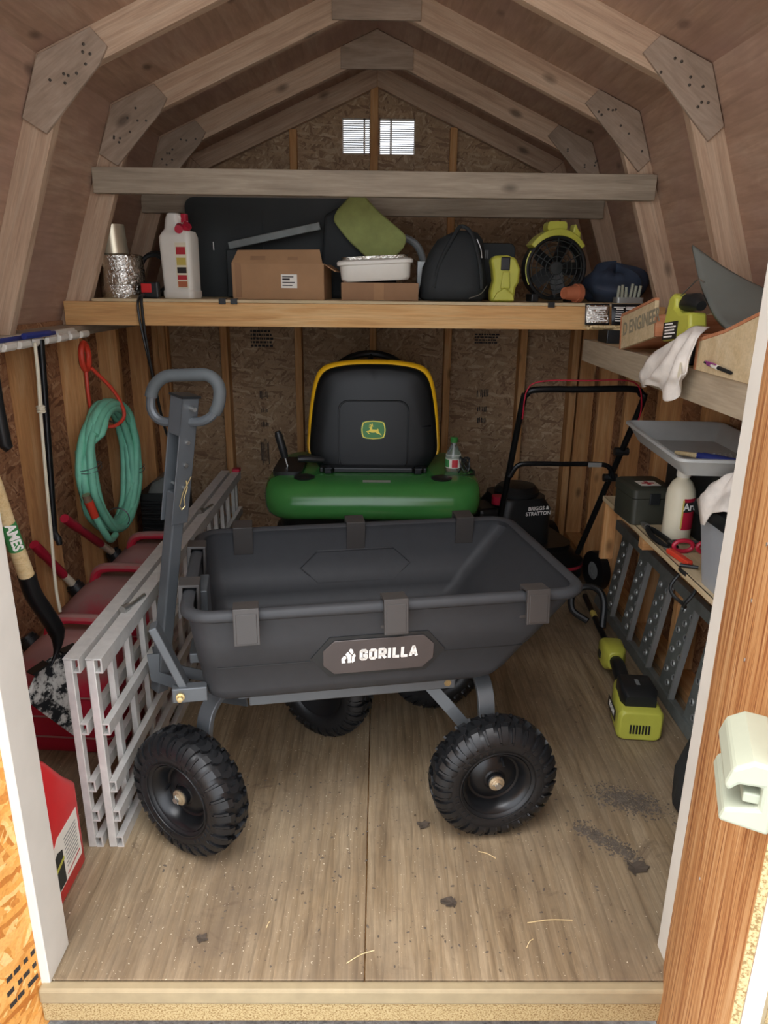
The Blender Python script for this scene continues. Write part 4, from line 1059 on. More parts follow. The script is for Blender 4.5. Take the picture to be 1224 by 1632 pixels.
def hose():
    t = thing('garden_hose', 'coiled mint-green garden hose hung from an orange tie on a wall stud', 'hose', (-1.1, 2.98, .45))
    ctr = Vector((-1.105, 2.915, .715)); rr = random.Random(9)
    pts = []; N = 8; per = 20
    for k in range(N*per):
        a = 2*math.pi*k/per+math.pi*.9; f = k/(N*per)
        ry = .245+.030*math.sin(k*.37)+.010*rr.uniform(-1, 1); rz_ = .255+.015*math.cos(k*.21)
        x = -1.136+.066*((k/per) % 4)/4+.006*math.sin(k*.5)
        pts.append((x, ctr.y+ry*math.cos(a)+.02*math.sin(a), ctr.z+rz_*math.sin(a)-.06*math.cos(a)*.6))
    
    b = MB(); b.tube(spl(pts, 2), .0148, 10); b.build('coil', 'hose', t, smooth=60)
    # loose end with brass fitting
    b = MB(); b.cyl((-1.080, 2.585, .665), (-1.070, 2.605, .595), .017, .015, 14); f = b.build('end_sleeve', 'orange', t)
    b = MB(); b.tube(spl([(-1.070, 2.605, .60), (-1.060, 2.64, .53), (-1.06, 2.70, .47), (-1.075, 2.80, .455)], 5), .0135, 9); b.build('loose_end', 'hose', t, smooth=60)
    b = MB(); b.cyl((-1.083, 2.578, .690), (-1.080, 2.585, .662), .016, n=12); b.build('brass_fitting', 'brass', f)
    for y, z, ax in ((2.67, .77, 0), (3.16, .64, 0), (2.91, .49, 1), (2.99, .93, 1)):
        b = MB()
        for q in range(2):
            b.tube([Vector((-1.100+.048*math.cos(a), y+(.044*math.sin(a) if ax == 0 else .006*q), z+(.006*q+.012*math.sin(a+q) if ax == 0 else .045*math.sin(a)))) for a in [i*2*math.pi/20 for i in range(20)]], .0016, 5, closed=True)
        b.build('wire_tie', 'greysteel', t, kind='stuff')
    s = thing('rubber_tie', 'orange-red rubber strap holding up the coiled hose', 'strap', (-1.14, 2.93, 1.0))
    m = frame((-1.152, 2.887, 1.165), (0, 1, 0), (0, 0, 1))
    b = MB(); b.tube([m @ Vector((.036*math.cos(a), .052*math.sin(a), .0)) for a in [i*2*math.pi/24 for i in range(24)]], .0115, 8, closed=True); b.build('ring', 'orange', s)
    b = MB(); b.tube(spl([(-1.15, 2.877, 1.12), (-1.150, 2.872, 1.02), (-1.148, 2.885, .94), (-1.12, 2.90, .892), (-1.075, 2.925, .885), (-1.048, 2.965, .925), (-1.075, 2.95, 1.02), (-1.14, 2.905, 1.12)], 5), .0075, 8); b.build('loop_strap', 'orange', s)
hose()
def generator():
    t = thing('portable_generator', 'black finned engine unit on the floor behind the tongue of the cart', 'generator', (-1.0, 3.32, 0))
    b = MB(); b.loft([[(x, y, z) for x, y in rrect(-1.13, -.87, 3.20, 3.55, .03, 4)] for z in (.06, .30)]); b.build('base_housing', 'blackplastic', t, smooth=40)
    b = MB(); b.loft([[(x, y, z) for x, y in rrect(-1.12, -.93, 3.24, 3.5, .03, 4)] for z in (.30, .47, .50)]); c = b.build('engine_block', 'darkcase', t, smooth=40)
    for k in range(6): b = MB(); b.box(-1.105, -.95, 3.222, 3.242, .325+.026*k, .338+.026*k); b.build('cooling_fin', 'blackplastic', c, smooth=0, bevel=.003)
    b = MB(); b.loft([[(x, 3.26, z) for x, z in ((-1.13, .40), (-1.06, .55), (-.98, .59), (-.93, .50))], [(x, 3.48, z) for x, z in ((-1.13, .40), (-1.06, .55), (-.98, .59), (-.93, .50))]]); b.build('fuel_tank', 'darksteel', t, smooth=0, bevel=.015)
    pl = plate('control_panel', 'darksteel', [(-.075, -.05), (.075, -.05), (.075, .045), (-.06, .05)], frame((-1.0, 3.198, .235), (1, 0, 0), (0, 0, 1)), 0, .004, t)
    b = MB()
    for x, z in ((-1.04, .245), (-1.0, .235), (-.965, .25)): b.cyl((x, 3.195, z), (x, 3.188, z), .011, n=10)
    b.build('sockets', 'grey', pl, kind='stuff')
    for x in (-1.11, -.89):
        for y in (3.23, 3.52): b = MB(); b.cyl((x, y, 0), (x, y, .07), .02, n=10); b.build('rubber_foot', 'rubber', t)
generator()
def cord():
    b = MB(); pts = [(-.93, 3.02, 1.39), (-.918, 2.93, 1.398), (-.915, 2.897, 1.375), (-.912, 2.893, 1.28), (-.905, 2.90, 1.16), (-.895, 2.92, 1.03), (-.90, 2.97, .94), (-.895, 3.02, .83), (-.875, 3.06, .76), (-.885, 3.12, .66), (-.93, 3.18, .58), (-.98, 3.24, .575)]
    b.tube(spl(pts, 6), .0055, 8)
    pts = [(-.925, 2.93, 1.398), (-.928, 2.893, 1.37), (-.925, 2.890, 1.30), (-.912, 2.90, 1.18), (-.90, 2.925, 1.05)]; b.tube(spl(pts, 6), .005, 8)
    o = b.build('power_cord', 'blackplastic', None, m=T(-.91, 2.95, .58)); tag(o, 'black power cord hanging over the edge of the loft shelf', 'cord')
cord()

# ------------------------------------------------------------------ right side: upper shelf and what lies on it
ZS = 1.246
def upper_shelf():
    s = thing('wall_shelf', 'upper plywood shelf with a beige face board along the right wall', 'shelf', (.98, 2.25, 1.158))
    board('face_board', 'shelfface', (.832, 1.50, 1.2035), (.832, 2.965, 1.2035), (0, 0, 1), .085, .014, s, .002)
    board('shelf_top', 'boxply', (.985, 1.50, 1.2375), (.985, 2.965, 1.2375), (1, 0, 0), .288, .015, s, .001)
    board('end_block', 'boxred', (.842, 2.945, 1.205), (.95, 2.945, 1.205), (0, 0, 1), .05, .038, s, .002)
    for y in (1.7, 2.4): board('bearer', 'stud', (.84, y, 1.20), (1.128, y, 1.20), (0, 0, 1), .058, .036, s)
upper_shelf()
def crate():
    # long shallow crate, tipped up at the near end; local x runs towards the door
    L, Wd, Hh, th = .29, .27, .105, .012
    m = frame((.812, 2.46, ZS+.004), (0, -1, .205), (1, 0, 0))
    if m.col[2].z < 0: m = m @ Matrix.Diagonal((1, 1, -1, 1))
    t = thing('wooden_crate', 'tipped open wooden crate with faded stencil letters on the upper right shelf', 'crate', (.95, 2.4, ZS))
    def bx(nm, mat, *a): b = MB(); b.box(*a, m); return b.build(nm, mat, t, smooth=0, bevel=.001)
    f = bx('crate_side', 'boxply', 0, L, 0, th, 0, Hh); bx('crate_side', 'boxply', 0, L, Wd-th, Wd, 0, Hh)
    bx('crate_end', 'boxred', -.012, 0, -.001, Wd, 0, Hh+.002); bx('crate_end', 'boxred', L, L+.012, 0, Wd, 0, Hh*.6); bx('crate_bottom', 'boxred', 0, L, th, Wd-th, 0, .008)
    b = MB(); b.box(0, L, -.002, th, Hh, Hh+.008, m); b.build('crate_edge', 'boxred', t, smooth=0)
    d = m.to_3x3() @ Vector((1, 0, 0)); up = m.to_3x3() @ Vector((0, 0, 1))
    tm = frame(m @ Vector((.175, -.0008, .058)), d, up)
    text('D ENGINEER', .058, 'fadedink', f, tm, 'stencil_lettering', offset=.0012, sx=.95)
    # lime hand tool lying in the crate
    t = thing('cordless_hand_tool', 'lime green cordless hand tool with black label beside the tipped crate', 'power tool', (.85, 2.075, 1.31))
    q = Vector((.850, 2.075, 1.352)); fm = frame(q, (.1, -1, .12), (0, .12, 1)) @ Matrix.Scale(.86, 4)       # local x to the door, y up, z towards the aisle
    g = thing('tool_charger', 'black charger block under the lime hand tool', 'charger', (.90, 2.06, ZS)); b = MB(); b.loft([[(x, y, z) for x, y in rrect(.838, .96, 1.985, 2.13, .015, 3)] for z in (ZS, ZS+.045, ZS+.056)]); b.build('charger_body', 'blackplastic', g, smooth=40, bevel=.003); b = MB(); b.box(.85, .90, 2.02, 2.10, ZS+.056, ZS+.060); b.build('contact_plate', 'grey', g, smooth=0)
    if fm.col[2].x > 0: fm = fm @ Matrix.Diagonal((1, 1, -1, 1))
    b = MB(); b.prism([(-.075, -.055), (-.070, .005), (-.055, .050), (-.045, .085), (-.015, .098), (.005, .080), (.002, .050), (.035, .030), (.095, .028), (.105, -.02), (.06, -.055)], -.03, .03, fm); b0 = b.build('tool_body', 'lime', t, smooth=30, bevel=.008)
    pl = plate('black_label', 'blackplastic', [(-.066, -.050), (.025, -.050), (.032, .006), (-.060, .006)], fm, .030, .032, b0)
    b = MB()
    for k, (a, e) in enumerate(((-.055, .0), (-.05, .018), (-.05, .012), (-.052, .02), (-.05, .0))): b.box(a, e, -.043+.010*k, -.038+.010*k, .032, .0325, fm)
    b.build('label_print', 'ltext', pl, smooth=0, kind='stuff')
    b = MB(); b.tube([fm @ Vector(p) for p in ((.0, .055, 0), (.03, .064, 0), (.08, .060, 0), (.11, .045, 0))], [.016, .024, .024, .014], 12); b.build('motor_grip', 'blackplastic', t, smooth=50)
    b = MB(); b.tube(spl([fm @ Vector(p) for p in ((-.005, .085, .012), (.06, .112, .012), (.10, .125, .012), (.135, .112, .012))], 4), .0022, 6); b.build('wire_guard', 'steel', t)
crate()
def file_box():
    t = thing('wooden_drawer_box', 'pale plywood drawer box with sloping side and a pen clipped on it', 'box', (.93, 1.70, ZS))
    m = frame((.815, 1.868, ZS+.001), (0, -1, 0), (0, 0, 1))   # x to the door, y up, z -> -X?
    if m.col[2].x < 0: m = m @ Matrix.Diagonal((1, 1, -1, 1))
    poly = [(0, 0), (.34, 0), (.34, .165), (.13, .100), (0, .072)]
    for z0, z1 in ((0, .012), (.24, .252)):
        b = MB(); b.prism(poly, z0, z1, m); b.build('box_side', 'boxply', t, smooth=0, bevel=.001)
    b = MB(); b.box(-.013, 0, 0, .090, -.001, .252, m); b.build('box_end', 'boxred', t, smooth=0, bevel=.001)
    b = MB(); b.box(.34, .352, 0, .165, 0, .252, m); b.build('box_end', 'boxred', t, smooth=0, bevel=.001)
    b = MB(); b.box(0, .34, 0, .010, .012, .24, m); b.build('box_bottom', 'boxred', t, smooth=0)
    b = MB(); e = .0
    b.loft([[(0, .072, z), (0, .080, z), (.13, .108, z), (.34, .173, z), (.34, .165, z), (.13, .100, z)] for z in (-.001, .013)], m); b.build('top_edge', 'boxred', t, smooth=0)
    p = thing('ballpoint_pen', 'magenta pen clipped to the pale drawer box', 'pen', (.81, 1.75, 1.266))
    a, c = Vector((.8105, 1.812, 1.272)), Vector((.8105, 1.66, 1.262)); d = c-a
    b = MB(); b.tube([a+d*.10, a+d*.14, a+d*.50], [.003, .0052, .0052], 10); b.build('barrel', 'purple', p)
    b = MB(); b.tube([a+d*.50, a+d*.95, c], [.0048, .0042, .001], 10); b.build('lower_barrel', 'blackplastic', p)
    b = MB(); b.tube([a+d*.30, a+d*.52], .0056, 10); b.build('white_band', 'whiteplastic', p)
    b = MB(); b.tube([a, a+d*.10], .0028, 8); b.build('push_button', 'blackplastic', p)
    b = MB(); b.tube([a+d*.12+Vector((-.005, 0, .005)), a+d*.5+Vector((-.006, 0, .007))], .0018, 6); b.build('clip', 'purple', p)
file_box()
def panel_sheet():
    def f(u, v):
        e = spl([(.88, 2.15, 1.560), (.882, 2.07, 1.462), (.88, 1.963, 1.387), (.875, 1.865, 1.352)], 10)[int(round(v*30))]
        far = Vector((1.10, 1.93, 1.41)).lerp(Vector((1.035, 1.66, 1.335)), v)
        p = e.lerp(far, u); p.z += -.018*math.sin(u*math.pi)*(1-v); return p
    b = MB(); b.grid(f, 14, 30); o = b.build('plastic_sheet', 'greygreen', None, m=T(1.0, 2.0, 1.35), solid=.012, smooth=60)
    tag(o, 'dark grey curved plastic sheet leaning behind the drawer box, upper right shelf', 'sheet')
panel_sheet()
def cloth():
    # draped rag: rows from the shelf down over its face board
    rows = [[(.824, 2.13, 1.262), (.818, 2.01, 1.312), (.822, 1.925, 1.350), (.850, 1.888, 1.352)],
            [(.806, 2.106, 1.272), (.802, 1.961, 1.318), (.802, 1.885, 1.334), (.806, 1.84, 1.335)],
            [(.790, 2.124, 1.235), (.786, 1.969, 1.264), (.788, 1.90, 1.274), (.792, 1.84, 1.285)],
            [(.788, 2.157, 1.195), (.780, 2.015, 1.215), (.782, 1.91, 1.227), (.788, 1.835, 1.243)],
            [(.790, 2.168, 1.176), (.784, 2.052, 1.195), (.784, 1.925, 1.195), (.790, 1.85, 1.238)],
            [(.794, 2.173, 1.160), (.790, 2.052, 1.182), (.786, 1.916, 1.158), (.792, 1.855, 1.228)]]
    R_ = [spl(r, 8) for r in rows]; cols = [spl([R_[i][j] for i in range(len(R_))], 7) for j in range(len(R_[0]))]
    nu, nv = len(cols)-1, len(cols[0])-1
    def f(u, v):
        p = cols[int(round(u*nu))][int(round(v*nv))].copy()
        p.x -= .010*math.sin(u*17+v*4)*min(1, v*2)+.008*mnoise.noise(p*22)+.006
        return p
    b = MB(); b.grid(f, nu, nv); o = b.build('soiled_cloth', 'cloth', None, m=T(.8, 2.0, 1.13), solid=.003, smooth=70)
    tag(o, 'soiled white cloth hanging over the face of the upper right shelf', 'cloth')
    q = MB(); q.box(-.011, .011, -.018, .018, 0, .001, frame((.776, 1.872, 1.245), (0, -1, .25), (0, .2, 1))); q.build('sewn_tag', 'creamplastic', o, smooth=0)
cloth()
def packets():
    t = thing('black_carton', 'small black carton at the far end of the upper right shelf', 'carton', (.91, 2.80, ZS))
    b = MB(); b.box(.850, .955, 2.74, 2.86, ZS, ZS+.048); c = b.build('carton_body', 'blackplastic', t, smooth=0, bevel=.002)
    b = MB(); b.box(.905, .912, 2.7385, 2.74, ZS+.004, ZS+.046); b.build('foil_stripe', 'ltgrey', c, smooth=0)
    b = MB()
    for k in range(7): b.tube([Vector((.79+.15*i/14, 2.80+.05*math.sin(i*.5+k), ZS+.055+.006*math.sin(i*.8+k*1.7))) for i in range(15)], .0045, 6)
    o = b.build('twine_bundle', 'handlewood', None, m=T(.86, 2.8, ZS+.05)); tag(o, 'bundle of brown twine under the black foil packets', 'twine')
    spec = ((.825, 2.80, .092, 0, 'silver-fronted black foil packet at the end of the loft board'), (.905, 2.795, .055, 4, 'narrow black foil packet, second from the end of the loft board'),
            (.955, 2.82, .068, -3, 'black foil packet with white print, third from the end of the loft board'), (1.02, 2.84, .066, 4, 'black foil packet nearest the tipped crate'))
    for k, (x, y, wd, a, lab) in enumerate(spec):
        m = T(x, y, ZS+.064) @ R(a, 'Z') @ R(-14, 'X')
        t = thing('foil_packet', lab, 'packet', (x, y, ZS+.064), a, 'black foil packets')
        def fn(u, v, s): return (wd*(u-.5), s*.010*math.sin(math.pi*u)*math.sin(math.pi*v), .078*v)
        b = MB(); b.grid(lambda u, v: fn(u, v, -1), 8, 8, m); b.grid(lambda u, v: fn(1-u, v, 1), 8, 8, m); p = b.build('pouch', 'blackpaint', t, smooth=60)
        b = MB(); n = 7
        if k == 0: b.grid(lambda u, v: (wd*(u*.9-.45), -.0015-.010*math.sin(math.pi*(.05+.9*u))*math.sin(math.pi*(.08+.84*v)), .078*(.08+.84*v)), 8, 8, m); b.build('silver_front', 'foil', p, smooth=60); b = MB()
        for j in range(n):
            z = .012+.0085*j; L = wd*random.Random(k*9+j).uniform(.45, .8); yy = -.0035-.010*math.sin(math.pi*z/.078)
            b.box(-L/2, L/2, yy, yy+.001, z, z+(.005 if j in (0, 5) else .0025), m)
        b.build('white_print', 'ltext', p, smooth=0, kind='stuff')
packets()

# ------------------------------------------------------------------ right side: lower shelf
ZL = .656
def lower_shelf():
    s = thing('wall_shelf', 'lower narrow plywood shelf along the right wall', 'shelf', (1.05, 2.1, 0))
    board('shelf_board', 'boxply', (1.013, 1.46, ZL-.009), (1.013, 2.74, ZL-.009), (1, 0, 0), .232, .018, s, .001)
    board('shelf_edge', 'handlewood', (.900, 1.46, ZL-.009), (.900, 2.74, ZL-.009), (0, 0, 1), .018, .004, s, 0)
    board('end_cleat', 'stud', (.925, 2.715, .40), (.925, 2.715, ZL-.019), (1, 0, 0), .05, .02, s)
    board('end_cleat_arm', 'stud', (.951, 2.715, ZL-.06), (1.128, 2.715, ZL-.06), (0, 0, 1), .06, .02, s)
    board('bracket', 'stud', (.91, 2.33, ZL-.045), (1.128, 2.33, ZL-.045), (0, 0, 1), .05, .038, s)
    board('bracket', 'stud', (.91, 1.62, ZL-.045), (1.128, 1.62, ZL-.045), (0, 0, 1), .05, .038, s)
lower_shelf()
def lower_items():
    t = thing('first_aid_case', 'small olive-black case with a red cross label on the lower shelf', 'case', (.95, 2.46, ZL), 4)
    m = T(.95, 2.46, ZL) @ R(4, 'Z')
    b = MB(); b.loft([[(x, y, z) for x, y in rrect(-.072, .072, -.085, .085, .015, 3)] for z in (0, .095)], m); b.build('case_body', 'olive', t, smooth=40, bevel=.003)
    b = MB(); b.loft([[(x, y, z) for x, y in rrect(-.076, .076, -.089, .089, .017, 3)] for z in (.097, .125)]+[[(x, y, z) for x, y in rrect(-.068, .068, -.08, .08, .015, 3)] for z in (.133,)], m); l = b.build('lid', 'olive', t, smooth=40)
    q = plate('white_label', 'whiteplastic', [(-.035, -.03), (.035, -.03), (.035, .03), (-.035, .03)], m @ T(0, -.02, .133), 0, .0008, l)
    b = MB(); b.box(-.022, .022, -.007, .007, .0008, .0013, m @ T(0, -.02, .133)); b.box(-.007, .007, -.022, .022, .0008, .0012, m @ T(0, -.02, .133)); b.build('red_cross', 'labelred', q, smooth=0)
    b = MB(); b.box(-.018, .018, -.094, -.086, .075, .115, m); b.build('latch', 'blackplastic', t, smooth=0, bevel=.002)
    t = thing('paint_bottle', 'cream paint bottle with bright label on the lower right shelf', 'bottle', (.985, 2.235, ZL))
    m = T(.985, 2.235, ZL)
    b = MB(); b.lathe([(.040, 0), (.045, .006), (.0455, .15), (.043, .17), (.032, .195), (.021, .205), (.019, .210), (.019, .216)], 32, m); bd = b.build('bottle_body', 'creamplastic', t, smooth=50)
    b = MB(); b.lathe([(.0205, .212), (.022, .215), (.021, .248), (.017, .252), (.0, .252)], 24, m); b.build('flip_cap', 'whiteplastic', t, smooth=40)
    def wrap(a0, a1, z0, z1, r, mat, nm, par): b_ = MB(); b_.loft([[(r*math.cos(rad(a0+(a1-a0)*k/8)), r*math.sin(rad(a0+(a1-a0)*k/8)), z) for k in range(9)] for z in (z0, z1)], m, caps=False, closed=False); return b_.build(nm, mat, par, smooth=60)
    lb = wrap(262, 350, .045, .150, .0462, 'redcap', 'label', bd)
    wrap(262, 350, .105, .138, .0465, 'darkcase', 'label_band', lb); wrap(258, 264, .05, .145, .0465, 'labelyel', 'label_edge', lb)
    text('Art', .034, 'ltext', lb, T(.985+.0468*math.cos(rad(288)), 2.235+.0468*math.sin(rad(288)), ZL+.122) @ R(18, 'Z') @ R(90, 'X'), offset=.0008)
    t = thing('tool_case', 'black plastic tool case with red oval badge under the paint tray', 'case', (1.115, 2.30, ZL))
    b = MB(); b.loft([[(1.130+x, y, z) for x, y in rrect(-.082, .082, 2.13, 2.54, .02, 3)] for z in (ZL, ZL+.27, ZL+.285)]); c = b.build('case_body', 'blackplastic', t, smooth=40, bevel=.003)
    m = frame((1.130, 2.1295, ZL+.19), (1, 0, 0), (0, 0, 1)); bd = plate('green_panel', 'olive', [(-.075, -.06), (.075, -.06), (.075, .06), (-.075, .06)], m, 0, .0015, c)
    plate('red_badge', 'labelred', [(.04*math.cos(a), .016*math.sin(a)) for a in [i*math.pi/10 for i in range(20)]], m @ T(.02, .02, 0), .0015, .0025, bd)
    text('TD', .022, 'ltext', bd, m @ T(.02, .02, .0026), offset=.0005)
    # paint tray balanced on the case
    t = thing('paint_tray', 'grey plastic paint roller tray with a brush in it', 'paint tray', (1.03, 2.18, ZL+.287))
    tm = T(1.0, 2.165, ZL+.296) @ R(-4, 'Z')
    rings = []
    def ring(hx, y0, y1, z0, z1, r=.03):
        out = []
        for x, y in rrect(-hx, hx, y0, y1, r, 4): k = (y-y0)/(y1-y0); out.append((x, y, z0+(z1-z0)*k))
        return out
    b = MB()
    b.loft([ring(.125, -.245, .235, .003, .0, .02), ring(.152, -.275, .28, .050, .052), ring(.158, -.281, .286, .055, .057), ring(.166, -.289, .294, .054, .056), ring(.167, -.290, .295, .046, .048), ring(.160, -.283, .288, .046, .048), ring(.130, -.25, .24, .0, -.003, .02)], tm, caps=False)
    b.f.append(tuple(range(20))); b.f.append(tuple(reversed(range(120, 140))))
    b.build('tray_shell', 'traygrey', t, smooth=40)
    b = MB()
    for i in range(13):
        for j in range(9): b.lathe([(.006, 0), (.003, .003)], 4, tm @ T(-.10+.0165*i+(j % 2)*.008, -.20+.028*j, .0025))
    b.build('roller_ribs', 'traygrey', t, kind='stuff', smooth=0)
    t = thing('paint_brush', 'paint brush wrapped in blue plastic lying in the grey tray', 'brush', (1.0, 2.0, ZL+.31))
    b = MB(); b.tube(spl([tm @ Vector(p) for p in ((-.045, -.09, .022), (-.02, -.12, .020), (.03, -.17, .018), (.08, -.215, .016))], 4), [.010]*2+[.014]*3+[.016]*4+[.012]*3+[.009], 10); b.build('blue_wrap', 'blue', t, smooth=40)
    b = MB(); b.cyl(tm @ Vector((-.10, -.055, .022)), tm @ Vector((-.035, -.10, .022)), .006, .008, 10); b.build('brush_handle', 'handlewood', t)
    # storage tote
    t = thing('storage_tote', 'grey tote with black lid at the near end of the lower shelf', 'tote', (1.03, 1.73, ZL))
    def tr(hx, y0, y1, z): return [(1.030+x, y+.07, z) for x, y in rrect(-hx, hx, y0, y1, .03, 4)]
    b = MB(); b.loft([tr(.115, 1.50, 1.82, ZL), tr(.135, 1.485, 1.85, ZL+.21)]); b.build('tote_body', 'totegrey', t, smooth=40)
    b = MB(); b.loft([tr(.145, 1.475, 1.86, ZL+.195), tr(.150, 1.470, 1.868, ZL+.215), tr(.146, 1.475, 1.862, ZL+.232), tr(.12, 1.50, 1.83, ZL+.238)]); b.build('tote_lid', 'blackplastic', t, smooth=40)
    # rag hanging off the tote lid
    def rg(u, v):
        a_ = u*2*math.pi; r = v; k = 1+.35*mnoise.noise(Vector((math.cos(a_)*1.7, math.sin(a_)*1.7, v*2.5)))
        x = .945+.075*r*math.cos(a_)*k; y = 1.83+.09*r*math.sin(a_)*k
        z = ZL+.241+.075*(1-r**2)*k+.010*math.sin(a_*5)*r
        if x < .878: z -= (.878-x)*2.4; x = .874-.1*(.878-x)
        return (x, y, z)
    b = MB(); b.grid(rg, 36, 12); o = b.build('white_rag', 'cloth', None, m=T(.945, 1.83, ZL+.24), solid=.003, smooth=70); tag(o, 'crumpled white rag heaped on the black tote lid', 'rag')
    # loose hand tools on the shelf
    t = thing('pliers', 'black-handled pliers on the edge of the lower shelf', 'pliers', (.95, 2.25, ZL))
    for k in (-1, 1):
        b = MB(); b.tube(spl([(.922, 2.325, ZL+.012), (.922+.010*k, 2.28, ZL+.012), (.922+.018*k, 2.21, ZL+.012), (.930+.014*k, 2.12, ZL+.012)], 4), [.006]*3+[.009]*8+[.007]*2, 8); b.build('plier_handle', 'blackplastic', t)
    b = MB(); b.tube([(.922, 2.32, ZL+.012), (.919, 2.345, ZL+.012), (.917, 2.362, ZL+.012)], [.012, .010, .004], 8); b.build('plier_jaw', 'steel', t)
    t = thing('safety_goggles', 'red and black eye goggles beside the cream paint bottle', 'goggles', (.985, 2.08, ZL))
    b = MB(); b.tube([(.955+.03*math.cos(a), 2.10, ZL+.024+.018*math.sin(a)) for a in [i*math.pi/8 for i in range(16)]], .007, 8, closed=True); b.tube([(1.025+.03*math.cos(a), 2.09, ZL+.024+.018*math.sin(a)) for a in [i*math.pi/8 for i in range(16)]], .007, 8, closed=True); b.build('frames', 'redcap', t, kind='stuff')
    b = MB(); b.tube(spl([(.93, 2.10, ZL+.02), (.935, 2.16, ZL+.015), (1.0, 2.165, ZL+.015), (1.055, 2.12, ZL+.02)], 4), .006, 8); b.build('strap', 'blackplastic', t)
    t = thing('utility_knife', 'orange-red utility knife on the lower shelf by the tote', 'knife', (.94, 1.97, ZL))
    b = MB(); b.tube([(.912, 2.10, ZL+.010), (.920, 2.05, ZL+.010), (.93, 1.985, ZL+.010)], 0, flat=((0, 0, 1), .016, .022)); b.build('handle', 'orange', t, smooth=0, bevel=.004)
    b = MB(); b.tube([(.912, 2.10, ZL+.010), (.908, 2.122, ZL+.010)], 0, flat=((0, 0, 1), .003, .012)); b.build('blade', 'steel', t, smooth=0)
    b = MB(); pts = [(.905+.012*math.sin(a*3), 1.955+.062*math.cos(a), ZL-.055+.055*math.sin(a)) for a in [i*2*math.pi/20 for i in range(27)]]
    b.tube([(.945, 1.96, ZL+.008), (.90, 1.98, ZL+.008)]+spl(pts, 2)[6:], .0055, 8); o = b.build('cable_loop', 'blackplastic', None, m=T(.91, 1.95, ZL)); tag(o, 'loop of black cable hanging off the lower shelf', 'cable')
lower_items()

# ------------------------------------------------------------------ right side: on the floor
def dark_ramp():
    t = thing('metal_ramp', 'dark steel ramp with perforated rungs leaning on the right wall', 'ramp', (1.07, 2.6, 0))
    ya, yb = 1.97, 3.16
    lo, hi = Vector((1.060, 0, .022)), Vector((1.112, 0, .405)); up = (hi-lo).normalized(); nr = Vector((-up.z, 0, up.x))
    def fr(p): return frame(p, (0, 1, 0), up)
    for p in (lo, hi):
        b = MB(); b.box(ya, yb, -.020, .020, -.014, .014, fr(p)); b.build('side_rail', 'darksteel', t, smooth=0, bevel=.002)
    L = (hi-lo).length; y = 2.085; k = 0
    while y < yb:
        m = frame(lo+Vector((0, y, 0)), (0, 1, 0), up)
        sg = 1 if m.col[2].x < 0 else -1
        b = MB(); b.box(-.062, .062, .018, L-.018, -.002, .002, m); r = b.build('rung', 'darksteel', t, smooth=0)
        b = MB(); b.box(-.068, -.060, .018, L-.018, -.003, .018*1.0, m if sg > 0 else m @ Matrix.Diagonal((1, 1, -1, 1))); b.build('rung_lip', 'ltgrey', r, smooth=0)
        b = MB(); hl = MB()
        for j in range(8):
            for x in ((-.034, .034) if j % 2 else (0,)):
                mm = m @ T(x, .05+.04*j, sg*.002) @ (I4 if sg > 0 else R(180, 'X'))
                b.lathe([(.0135, 0), (.0115, .005), (.0095, .005), (.0095, 0)], 12, mm, caps=False); hl.lathe([(.0098, .0006), (.0001, .0008)], 12, mm, caps=False)
        b.build('traction_collars', 'ltgrey', r, kind='stuff'); hl.build('traction_holes', 'blackpaint', r, kind='stuff', smooth=0)
        y += .2255
dark_ramp()
